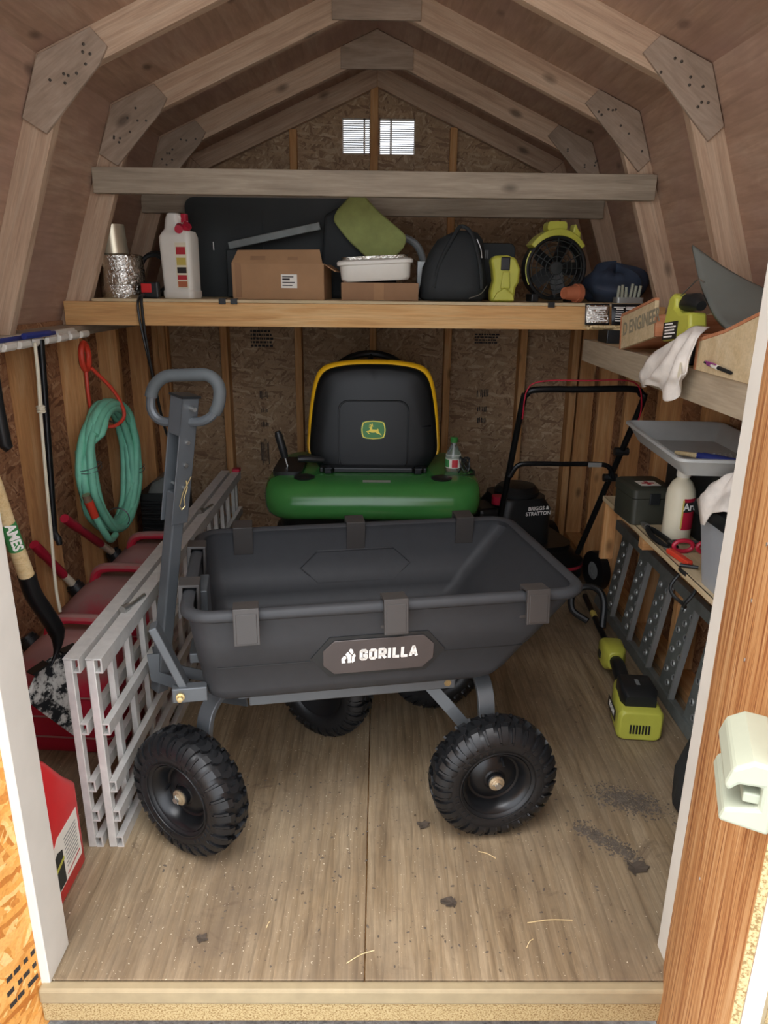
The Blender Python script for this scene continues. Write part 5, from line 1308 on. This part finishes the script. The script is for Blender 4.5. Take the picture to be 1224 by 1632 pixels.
def trimmer():
    t = thing('string_trimmer', 'lime green and black battery trimmer lying on the floor at right', 'trimmer', (.92, 2.3, 0))
    a = Vector((.880, 2.055, .0)); c = Vector((.915, 2.42, .0)); d = (c-a).normalized()
    m = frame(a+Vector((0, 0, .0)), d, Vector((-d.y, d.x, 0)))      # x away from the door, y to the left, z up
    def rg(x, hy, z0, z1, r=.02): return [(x, y, z) for y, z in rrect(-hy, hy, z0, z1, r, 3)]
    b = MB(); b.loft([rg(0, .066, .006, .105), rg(.012, .074, .0, .112), rg(.12, .070, .004, .118), rg(.22, .046, .018, .105), rg(.262, .030, .03, .085, .015)], m); bd = b.build('motor_housing', 'lime', t, smooth=35, bevel=.003)
    b = MB(); b.loft([rg(.03, .050, .100, .150, .012), rg(.06, .060, .100, .165, .012), rg(.15, .055, .100, .165, .012), rg(.20, .036, .095, .13, .012)], m); bt = b.build('battery', 'blackplastic', t, smooth=35)
    plate('battery_mark', 'grey', [(-.018, -.006), (.018, -.006), (.018, .006), (-.018, .006)], m @ T(.10, 0, .1655), 0, .0008, bt)
    b = MB()
    for k in range(7): b.box(-.004, .002, -.030+.010*k, -.025+.010*k, .030, .062, m)
    b.build('vent_slots', 'blackplastic', bd, kind='stuff', smooth=0)
    fm = m @ T(.10, .0735, .062) @ frame((0, 0, 0), (-1, 0, 0), (0, 0, 1)); pl = plate('black_label', 'blackplastic', [(-.055, -.020), (.055, -.020), (.055, .020), (-.055, .020)], fm, -.0, .0012, bd)
    text('RYOBI', .026, 'ltext', pl, fm @ T(0, 0, .0014), offset=.0012)
    P = lambda x, z, y=0: m @ Vector((x, y, z))
    b = MB(); b.tube([P(.25, .058), P(.30, .075), P(.36, .085), P(.41, .080)], [.024, .027, .026, .022], 14); b.build('rear_grip', 'blackplastic', t, smooth=50)
    b = MB(); b.loft([rg(.395, .026, .045, .115), rg(.42, .042, .03, .125), rg(.50, .045, .025, .125), rg(.55, .024, .045, .100)], m); g = b.build('trigger_body', 'lime', t, smooth=35, bevel=.003)
    b = MB(); b.box(.455, .480, .040, .049, .06, .085, m); b.build('trigger_slot', 'blackplastic', g, smooth=0)
    b = MB(); b.tube([P(.54, .072), P(.75, .066), P(1.05, .06)], .0125, 12); sh = b.build('shaft', 'blackpaint', t)
    b = MB(); b.tube([P(.80, .066), P(.86, .064)], .0135, 12, caps=False); b.build('yellow_sticker', 'labelyel', sh)
    b = MB(); b.tube(spl([P(.70, .07, -.01), P(.76, .16, -.02), P(.80, .20, .0), P(.83, .20, .05), P(.83, .16, .10), P(.80, .10, .10), P(.76, .07, .04)], 5), .0145, 10); b.build('front_handle', 'blackplastic', t)
trimmer()
def black_bag():
    rr = random.Random(2)
    def ring(z, cx, cy, rx, ry, n=22):
        out = []
        for i in range(n):
            a = 2*math.pi*i/n; k = 1+.05*math.sin(a*5+z*20)+.03*math.sin(a*9-z*31)
            out.append((cx+math.copysign(abs(math.cos(a))**.7, math.cos(a))*rx*k, cy+math.copysign(abs(math.sin(a))**.7, math.sin(a))*ry*k, z))
        return out
    b = MB(); b.loft([ring(0, .985, 1.66, .10, .14), ring(.02, .985, 1.66, .120, .165), ring(.12, .98, 1.66, .118, .160), ring(.25, .985, 1.65, .105, .140), ring(.36, .995, 1.64, .085, .115), ring(.44, 1.0, 1.63, .055, .085), ring(.455, 1.0, 1.63, .02, .05)])
    t = thing('black_bag', 'soft black bag on the floor behind the right door jamb', 'bag', (.985, 1.66, 0)); b.build('bag_body', 'fabricblack', t, smooth=60)
    b = MB(); b.tube(spl([(.90, 1.62, .38), (.91, 1.63, .47), (.97, 1.63, .50), (1.03, 1.63, .47), (1.04, 1.63, .41)], 4), .010, 8); b.build('carry_strap', 'fabricblack', t)
black_bag()
def litter():
    rr = random.Random(21)
    k = 0
    spots = ((.675, 1.505, .045, 'curled dark dry leaf nearest the right door jamb'), (.19, 1.393, .030, 'small dark dry leaf lying alone mid-floor near the sill'), (-.401, 1.291, .022, 'tiny brown leaf scrap on the floor near the left end of the sill'), (.13, 1.66, .028, 'brown leaf scrap on the floor left of the right front tyre'))
    for x, y, r, lab in spots:
        n = 17; ro = rr.uniform(0, 3); pts = [(r*rr.uniform(.45, 1.1)*(1+.5*math.cos(2*math.pi*i/n-ro))*.75*math.cos(2*math.pi*i/n), r*rr.uniform(.4, .9)*math.sin(2*math.pi*i/n)*.8) for i in range(n)]
        b = MB(); vs_ = [(px, py, .003+.10*abs(px)*abs(px)/r+.0025*rr.random()) for px, py in pts]+[(r*.1, 0, .002)]
        b.add(vs_, [(i, (i+1) % n, n) for i in range(n)]); o = b.build('dry_leaf', 'leaf', None, own=T(x, y, .0), solid=.0012, smooth=0); tag(o, lab, 'leaf')
    b = MB()
    for i in range(2200):
        u = rr.random()
        if i < 1100: x = .70+.045*rr.gauss(0, 1)+.05; y = 1.765+.028*rr.gauss(0, 1)-(.3*(x-.75))
        elif i < 1900: tt = rr.random(); x = .57+.12*tt+.012*rr.gauss(0, 1); y = 1.66-.11*tt+.016*rr.gauss(0, 1)
        else: x = rr.uniform(-.55, .62); y = rr.uniform(1.22, 1.9)
        r = rr.uniform(.0012, .0042)*(.7 if i >= 1900 else .75)
        b.lathe([(r, 0), (r*.8, r*.5), (r*.2, r*.7)], 5, T(x, y, 0) @ R(rr.uniform(0, 360), 'Z') @ Matrix.Scale(rr.uniform(1, 2.4), 4, (1, 0, 0)))
    o = b.build('leaf_crumbs', 'dirt', None, smooth=0); o['kind'] = 'stuff'; o['label'] = 'dark crumbs of soil and leaf scattered on the plywood floor'; o['category'] = 'crumbs'
    b = MB()
    for x, y, L, a in ((.42, 1.34, .11, 4), (-.03, 1.245, .07, 28), (-.25, 1.33, .02, 70), (.30, 1.55, .05, 150), (.36, 1.28, .03, 50)):
        d = Vector((math.cos(rad(a)), math.sin(rad(a)), 0)); p = Vector((x, y, .0018)); b.tube(spl([p-d*L/2, p+Vector((0, .004, .001)), p+d*L/2], 4), .0011, 5)
    o = b.build('straw_bits', 'handlewood', None); o['kind'] = 'stuff'; o['label'] = 'stray straws on the floor near the sill'; o['category'] = 'straw'
litter()

# ------------------------------------------------------------------ things on the loft shelf
ZT = 1.3855
def loft_items():
    # foil-wrapped duct with a bare tin pipe in it
    t = thing('foil_duct', 'duct wrapped in crinkled foil at the left end of the loft shelf', 'duct', (-1.035, 3.06, ZT))
    rr = random.Random(8)
    b = MB(); rings = []
    for z, r in ((0, .082), (.012, .088), (.05, .088), (.052, .085), (.06, .088), (.11, .087), (.113, .084), (.12, .087), (.160, .086), (.166, .078)):
        rings.append([((r+rr.uniform(-.003, .003))*math.cos(2*math.pi*i/30)-1.035, (r+rr.uniform(-.003, .003))*math.sin(2*math.pi*i/30)+3.06, ZT+z) for i in range(30)])
    b.loft(rings); b.build('foil_wrap', 'foil', t, smooth=50)
    t = thing('tin_pipe', 'bare tin pipe standing on the foil-wrapped duct', 'pipe', (-1.05, 3.06, ZT+.166), 0)
    m = T(-1.058, 3.06, ZT+.167) @ R(-3, 'Y')
    b = MB(); b.lathe([(.055, 0), (.053, .10), (.0525, .108), (.050, .108), (.052, .0)], 32, m, caps=False, loop=True); p = b.build('pipe_wall', 'tin', t, smooth=40)
    b = MB(); b.cyl(m @ Vector((.01, -.0465, .095)), m @ Vector((.01, -.044, .095)), .003, n=8); b.build('rivet_hole', 'blackplastic', p)
    # black hose ring
    b = MB()
    for k in range(3): b.tube([(-.945+.070*math.cos(a)*(.9+.06*k), 3.20+.02*k, ZT+.095+.082*math.sin(a)*(.92+.05*k)) for a in [i*2*math.pi/28 for i in range(28)]], .010, 8, closed=True)
    o = b.build('cable_coil', 'blackplastic', None, m=T(-.945, 3.2, ZT)); tag(o, 'black cable coil standing behind the foil duct on the loft', 'cable'); 
    t = thing('tape_measure', 'small red and black tape measure left of the white jug', 'tape measure', (-.905, 3.02, ZT))
    b = MB(); b.box(-.945, -.875, 2.99, 3.03, ZT, ZT+.062); c = b.build('case', 'blackplastic', t, smooth=0, bevel=.006)
    b = MB(); b.box(-.940, -.90, 2.987, 2.99, ZT+.022, ZT+.056); b.build('red_face', 'red', c, smooth=0, bevel=.001)
    # white jug
    t = thing('white_jug', 'tall white plastic jug with red cap on the loft shelf', 'jug', (-.795, 3.06, ZT), -14)
    m = T(-.795, 3.06, ZT) @ R(-14, 'Z')
    def rg(x0, x1, hy, z, r): return [(x, y, z) for x, y in rrect(x0, x1, -hy, hy, r, 4)]
    b = MB(); b.loft([rg(-.064, .064, .045, 0, .02), rg(-.068, .068, .049, .008, .022), rg(-.068, .068, .049, .028, .022), rg(-.064, .064, .046, .032, .02), rg(-.070, .066, .049, .20, .022), rg(-.071, .066, .048, .232, .022), rg(-.058, .060, .040, .252, .02), rg(-.052, .020, .030, .262, .018), rg(-.048, .012, .026, .30, .018), rg(-.040, .008, .022, .318, .014), rg(-.030, .0, .015, .322, .008)], m); bd = b.build('jug_body', 'whiteplastic', t, smooth=45)
    b = MB(); b.tube(spl([m @ Vector(p) for p in ((.0, 0, .305), (.022, 0, .300), (.034, 0, .275), (.038, 0, .25))], 4), .012, 10); b.build('jug_handle', 'whiteplastic', t)
    b = MB(); b.cyl(m @ Vector((.030, -.012, .258)), m @ Vector((.052, -.020, .275)), .018, n=16); b.cyl(m @ Vector((.018, -.024, .268)), m @ Vector((.028, -.05, .258)), .016, n=14); b.build('red_cap', 'redcap', t, smooth=40)
    b = MB(); b.box(.018, .040, -.012, .012, .285, .318, m); b.build('trigger_lock', 'redcap', t, smooth=0, bevel=.003)
    lm = m @ frame((.028, -.0497, .125), (1, 0, 0), (0, 0, 1)); lb = plate('label', 'creamplastic', [(-.022, -.085), (.026, -.085), (.026, .085), (-.022, .085)], lm, 0, .0012, bd)
    for z, h, mt in ((.055, .028, 'labelred'), (.015, .028, 'labelyel'), (-.018, .022, 'dtext'), (-.045, .018, 'labelred'), (-.070, .022, 'terracotta')): plate('label_print', mt, [(-.018, z-h/2), (.022, z-h/2), (.022, z+h/2), (-.018, z+h/2)], lm, .0012, .0016, lb)
    # big dark case behind, with a grey bar across it
    t = thing('dark_storage_case', 'large dark plastic case standing behind the cardboard box', 'case', (-.52, 3.50, ZT))
    b = MB(); b.loft([[(x, y, z) for x, z in rrect(-.86, -.10, ZT, ZT+.42, .04, 4)] for y in (3.44, 3.66)]); c = b.build('case_shell', 'darkcase', t, smooth=40)
    b = MB(); b.loft([[(x, y, z) for x, z in rrect(-.82, -.52, ZT+.04, ZT+.38, .03, 4)] for y in (3.434, 3.44)]); b.build('recessed_panel', 'darkcase', c, smooth=40)
    b = MB(); b.cyl((-.74, 3.425, ZT+.20), (-.74, 3.425, ZT+.235), .004, n=8); b.build('latch_pin', 'steel', c)
    b = MB(); b.box(-.005, .40, -.012, .012, -.016, .016, T(-.645, 3.32, ZT+.215) @ R(-12, 'Y')); o = b.build('grey_bar', 'darksteel', None, m=T(-.45, 3.32, ZT+.215), smooth=0, bevel=.003); tag(o, 'slanting grey bar above the cardboard box on the loft', 'bar')
    b = MB(); b.box(-.66, -.27, 3.29, 3.42, ZT, ZT+.20); o = b.build('dark_carton', 'darkcase', None, m=T(-.46, 3.36, ZT), smooth=0, bevel=.006); tag(o, 'dark carton standing just behind the brown cardboard box', 'carton')
    # cardboard box
    t = thing('cardboard_box', 'brown cardboard box with white shipping label, one flap raised', 'box', (-.385, 3.12, ZT), -4)
    m = T(-.395, 3.135, ZT) @ R(-4, 'Z'); hx, hy, h = .185, .115, .137
    for nm, a in (('box_front', (-hx, hx, -hy, -hy+.004, 0, h)), ('box_back', (-hx, hx, hy-.004, hy, 0, h)), ('box_end', (-hx, -hx+.004, -hy+.004, hy-.004, 0, h)), ('box_end', (hx-.004, hx, -hy+.004, hy-.004, 0, h)), ('box_bottom', (-hx+.004, hx-.004, -hy+.004, hy-.004, 0, .004))):
        b = MB(); b.box(*a, m); o = b.build(nm, 'cardboard', t, smooth=0, bevel=.001)
        if nm == 'box_front': fr_ = o
    b = MB(); b.loft([[m @ Vector(p) for p in ((-hx, -hy, h), (hx-.005, -hy, h), (hx-.005, -hy+.004, h), (-hx, -hy+.004, h))], [m @ Vector(p) for p in ((-hx+.02, -hy+.03, h+.050), (hx-.02, -hy+.03, h+.054), (hx-.02, -hy+.033, h+.051), (-hx+.02, -hy+.033, h+.047))]]); fl = b.build('raised_flap', 'cardboard', t, smooth=0)
    b = MB(); b.box(-.06, .0, -.001, 0, 0, .018, m @ T(-.05, -hy+.007, h+.012) @ R(-31, 'X')); b.box(-.02, .02, -.001, 0, 0, .014, m @ T(.06, -hy+.008, h+.014) @ R(-31, 'X')); b.build('printed_marks', 'card2', fl, smooth=0, kind='stuff')
    b = MB(); b.loft([[m @ Vector(p) for p in ((hx-.004, -hy, h), (hx, -hy, h), (hx, hy, h), (hx-.004, hy, h))], [m @ Vector(p) for p in ((hx+.045, -hy, h-.030), (hx+.048, -hy, h-.027), (hx+.048, hy, h-.027), (hx+.045, hy, h-.030))]]); b.build('end_flap', 'cardboard', t, smooth=0)
    b = MB(); b.box(-.012, .012, -hy-.0008, -hy, .006, h, m @ T(-.16, 0, 0)); b.build('packing_tape', 'card2', fr_, smooth=0)
    lb = plate('shipping_label', 'whiteplastic', [(-.032, -.026), (.032, -.026), (.032, .026), (-.032, .026)], m @ frame((.045, -hy-.0001, .070), (1, 0, 0), (0, 0, 1)), 0, .0008, fr_)
    b = MB()
    for k, L in enumerate((.04, .05, .03, .045)): b.box(-.027, -.027+L, -.018+.011*k, -.014+.011*k+(.003 if k == 2 else 0), .0008, .0012, m @ frame((.045, -hy-.0001, .070), (1, 0, 0), (0, 0, 1)))
    b.build('label_print', 'dtext', lb, smooth=0, kind='stuff')
    # low carton with a white tub on it
    t = thing('low_carton', 'low brown carton carrying the white tub', 'carton', (.005, 3.10, ZT))
    b = MB(); b.box(-.150, .158, 3.0, 3.20, ZT, ZT+.068); c = b.build('carton_body', 'card2', t, smooth=0, bevel=.002)
    b = MB(); b.box(-.02, .02, 2.9994, 3.0, ZT+.002, ZT+.066); b.build('packing_tape', 'cardboard', c, smooth=0)
    t = thing('white_tub', 'shallow white plastic tub on the low carton', 'tub', (-.01, 3.1, ZT+.07))
    m = T(-.012, 3.10, ZT+.069) @ R(-3, 'Y') @ T(0, 0, .006)
    def tr(hx, hy, z, r=.035): return [(x, y, z) for x, y in rrect(-hx, hx, -hy, hy, r, 4)]
    b = MB(); b.loft([tr(.130, .085, 0), tr(.138, .093, .010), tr(.142, .097, .062), tr(.152, .107, .064), tr(.152, .107, .076), tr(.144, .099, .082)], m); b.build('tub_body', 'whiteplastic', t, smooth=40)
    b = MB(); b.loft([tr(.130, .088, .083), tr(.133, .09, .094), tr(.12, .08, .095)], m); b.build('foil_lid', 'foil', t, smooth=40)
    # lime camping seat folded behind
    t = thing('folding_seat', 'lime fabric seat with black sides folded up behind the white tub', 'seat', (-.03, 3.38, ZT))
    path = spl([(-.145, 3.30, ZT+.395), (-.125, 3.285, ZT+.36), (-.06, 3.28, ZT+.29), (.03, 3.275, ZT+.215), (.065, 3.26, ZT+.17)], 5)
    b = MB(); rings = []
    for i, p in enumerate(path):
        k = i/(len(path)-1); d = Vector((.70, 0, .72)); w_ = .080+.012*k
        w_ *= min(1, .75+2*min(k, 1-k)) if k not in (0, 1) else .6
        rings.append([p-d*w_+Vector((0, -.018, 0)), p+d*w_+Vector((0, -.018, 0)), p+d*w_+Vector((0, .018, 0)), p-d*w_+Vector((0, .018, 0))])
    b.loft(rings); b.build('lime_fabric', 'limefab', t, smooth=40, bevel=.006)
    b = MB(); b.loft([[(x, y, z) for x, z in ((-.26, ZT), (.10, ZT), (.05, ZT+.16), (-.08, ZT+.28), (-.155, ZT+.385), (-.235, ZT+.34))] for y in (3.31, 3.40)]); b.build('black_side', 'fabricblack', t, smooth=0, bevel=.012)
    b = MB(); b.tube(spl([(.05, 3.38, ZT+.26), (.12, 3.38, ZT+.255), (.175, 3.38, ZT+.215), (.20, 3.38, ZT+.13), (.205, 3.38, ZT+.0)], 5), .016, 10); o = b.build('grey_bent_tube', 'grey', None, m=T(.15, 3.38, ZT)); tag(o, 'bent grey tube between lime seat and black duffel', 'tube')
    b = MB(); b.box(.165, .225, 3.29, 3.34, ZT, ZT+.16); o = b.build('white_board', 'ltgrey', None, m=T(.19, 3.3, ZT), smooth=0, bevel=.003); tag(o, 'narrow pale panel standing left of the black duffel', 'panel')
    # black duffel
    t = thing('duffel_bag', 'slumped black duffel bag in the middle of the loft shelf', 'bag', (.31, 3.11, ZT))
    rings = []
    for z, x0, x1, hy in ((0, .185, .425, .085), (.015, .165, .440, .10), (.07, .170, .438, .10), (.13, .180, .430, .088), (.19, .205, .425, .070), (.235, .235, .415, .05), (.262, .29, .395, .03), (.27, .32, .37, .015)):
        cx, rx = (x0+x1)/2, (x1-x0)/2; n = 24
        rings.append([(cx+rx*math.copysign(abs(math.cos(a))**.6, math.cos(a))*(1+.03*math.sin(a*7+z*40)), 3.10+hy*math.copysign(abs(math.sin(a))**.6, math.sin(a))*(1+.05*math.sin(a*6-z*50)), ZT+z) for a in [2*math.pi*i/n for i in range(n)]])
    b = MB(); b.loft(rings); d = b.build('bag_body', 'fabricblack', t, smooth=60)
    b = MB(); b.tube(spl([(.22, 3.01, ZT+.05), (.24, 3.02, ZT+.14), (.30, 3.05, ZT+.255), (.33, 3.07, ZT+.285), (.37, 3.05, ZT+.25), (.40, 3.01, ZT+.14), (.41, 3.0, ZT+.05)], 5), .008, 8); b.build('carry_strap', 'fabricblack', t)
    b = MB(); b.tube(spl([(.385, 3.02, ZT+.235), (.40, 3.01, ZT+.20), (.405, 3.0, ZT+.165)], 5), .0025, 6); b.tube(spl([(.36, 2.995, ZT+.012), (.405, 2.99, ZT+.03), (.43, 3.0, ZT+.06)], 5), .002, 6); b.build('zip_pulls', 'steel', d, kind='stuff')
    t = thing('black_equipment_case', 'black hard case with grey lettering behind the duffel bag', 'case', (.50, 3.42, ZT))
    b = MB(); b.loft([[(x, y, z) for x, z in rrect(.36, .60, ZT, ZT+.24, .03, 4)] for y in (3.36, 3.50)]); c = b.build('case_shell', 'darkcase', t, smooth=40, bevel=.004)
    text('||||||', .035, 'grey', c, T(.455, 3.3595, ZT+.195) @ R(90, 'X'), 'grille_mark', offset=.001)
    # lime blower head
    t = thing('lime_inflator', 'lime green handheld inflator standing on the loft edge', 'inflator', (.492, 2.99, ZT))
    m = frame((.492, 2.955, ZT), (1, 0, 0), (0, 0, 1)) @ Matrix.Diagonal((1, 1, 1, 1))
    b = MB(); b.prism([(-.050, 0), (.042, 0), (.046, .055), (.058, .075), (.060, .125), (.040, .165), (.005, .175), (-.040, .172), (-.058, .160), (-.048, .120), (-.042, .08), (-.052, .04)], -.075, -.0, m); bd = b.build('housing', 'lime', t, smooth=30, bevel=.010)
    b = MB(); b.loft([[(-.016, .05, z), (.022, .05, z), (.016, .115, z), (-.010, .115, z)] for z in (-.004, .012)], m); b.build('front_rib', 'lime', bd, smooth=0, bevel=.005)
    b = MB(); b.box(-.018, .018, .118, .168, -.01, .004, m); b.build('grip_insert', 'blackplastic', bd, smooth=0, bevel=.004)
    b = MB(); b.prism([(-.046, .004), (.040, .004), (.034, .03), (0, .055), (-.03, .035)], -.002, .022, m); b.build('nozzle_foot', 'lime', bd, smooth=0, bevel=.006)
    # round fan
    t = thing('drum_fan', 'round black fan with lime green bracket on the loft shelf', 'fan', (.715, 3.13, ZT))
    m = T(.715, 3.10, ZT+.131) @ R(90, 'X') @ R(6, 'Y')
    b = MB(); b.lathe([(.108, -.05), (.124, -.045), (.126, .03), (.118, .036), (.112, .030), (.112, -.045)], 44, m, caps=False, loop=True); dr = b.build('drum', 'blackplastic', t, smooth=40)
    b = MB()
    for r_ in (.025, .045, .065, .085, .105): b.tube([m @ Vector((r_*math.cos(a), r_*math.sin(a), .030)) for a in [i*2*math.pi/36 for i in range(36)]], .0018, 5, closed=True)
    for a in range(0, 360, 30): b.tube([m @ Vector((.022*math.cos(rad(a)), .022*math.sin(rad(a)), .031)), m @ Vector((.114*math.cos(rad(a)), .114*math.sin(rad(a)), .031))], .0022, 5)
    b.lathe([(.026, .028), (.024, .034), (0, .036)], 20, m); b.build('grille', 'darkcase', dr, kind='stuff')
    b = MB()
    for k in range(5): b.box(.02, .10, -.028, .028, -.001, .001, m @ R(72*k, 'Z') @ T(0, 0, .0) @ R(28, 'X'))
    b.build('fan_blades', 'blackplastic', dr, kind='stuff')
    b = MB(); rings = []
    for i in range(13):
        a = rad(38+104*i/12); r0, r1 = .124, .142+.008*math.sin(i*math.pi/12)
        rings.append([m @ Vector((r*math.cos(a), r*math.sin(a), z)) for r, z in ((r0, -.045), (r1, -.045), (r1, .035), (r0, .040))])
    b.loft(rings); br = b.build('lime_bracket', 'lime', t, smooth=30, bevel=.003)
    b = MB(); b.loft([[m @ Vector((x, .148+y, z)) for x, y in rrect(-.045, .035, -.01, .030, .015, 3)] for z in (-.04, .02)]); b.build('carry_handle', 'lime', br, smooth=35)
    b = MB(); b.prism([(.055, .125), (.090, .112), (.092, .135), (.078, .150), (.070, .168), (.062, .166)], -.02, .03, m); b.build('bracket_lug', 'lime', br, smooth=0, bevel=.004)
    b = MB(); b.tube([m @ Vector((.1275*math.cos(rad(a)), .1275*math.sin(rad(a)), .030)) for a in range(150, 215, 5)], .003, 6); b.build('lime_trim', 'lime', dr)
    for x in (-.08, .08): b = MB(); b.box(x-.015, x+.015, -.132, -.10, -.05, .03, m); b.build('foot', 'blackplastic', t, smooth=0, bevel=.004)
    # terracotta pot on its side
    t = thing('terracotta_pot', 'small terracotta pot lying on its side right of the fan', 'pot', (.80, 2.955, ZT))
    m = T(.765, 2.985, ZT+.036) @ R(24, 'Z') @ R(90, 'Y') @ R(0, 'X')
    b = MB(); b.lathe([(.018, -.035), (.022, -.036), (.031, .018), (.0355, .018), (.0360, .040), (.031, .040), (.027, .018), (.016, -.028)], 28, m, caps=False, loop=True); b.build('pot_wall', 'terracotta', t, smooth=40)
    b = MB(); b.lathe([(.020, -.034), (.016, -.028), (0, -.028)], 20, m); b.build('pot_base', 'terracotta', t)
    # blue tarp
    def tp(u, v):
        a = u*2*math.pi; ph = (v-.5)*math.pi; k = 1+.22*mnoise.noise(Vector((math.cos(a)*2.2, math.sin(a)*2.2, v*5)))
        return (1.000+.135*math.cos(a)*math.cos(ph)*k, 3.20+.13*math.sin(a)*math.cos(ph)*k, max(ZT, ZT+.058+.085*math.sin(ph)*k+.02*math.cos(a*2)))
    b = MB(); b.grid(tp, 40, 24); o = b.build('folded_tarp', 'bluetarp', None, m=T(1.0, 3.2, ZT), smooth=35); tag(o, 'crumpled dark blue tarp at the right end of the loft', 'tarp')
    # tray of little vials
    t = thing('vial_tray', 'small pale tray of upright plastic tubes at the right loft end', 'tray', (1.02, 2.985, ZT))
    b = MB(); b.loft([[(x, y, z) for x, y in rrect(.945, 1.055, 2.975, 3.035, .012, 3)] for z in (ZT, ZT+.022)]); b.build('tray_body', 'ltgrey', t, smooth=40)
    rr = random.Random(6)
    for k in range(6):
        x = .958+.0165*k; b = MB(); b.cyl((x, 3.005, ZT+.02), (x+rr.uniform(-.008, .008), 3.005+rr.uniform(-.01, .01), ZT+.05+rr.uniform(0, .03)), .006, n=8); b.build('tube', 'palegreen', t)
    # spring clamps on the deck edge
    for x, lab in ((-.605, 'black clamp on the loft edge just left of the cardboard box'), (-.56, 'black clamp on the loft edge under the cardboard box corner'), (.67, 'black clamp on the loft edge under the fan')):
        b = MB(); b.box(x-.013, x+.013, 2.8985, 2.9045, ZT-.017, ZT+.0015); b.box(x-.013, x+.013, 2.8985, 2.93, ZT+.0005, ZT+.0035); o = b.build('edge_clamp', 'blackplastic', None, m=T(x, 2.9, ZT), smooth=0, bevel=.0008); tag(o, lab, 'clamp', 'clamps on the loft edge')
loft_items()
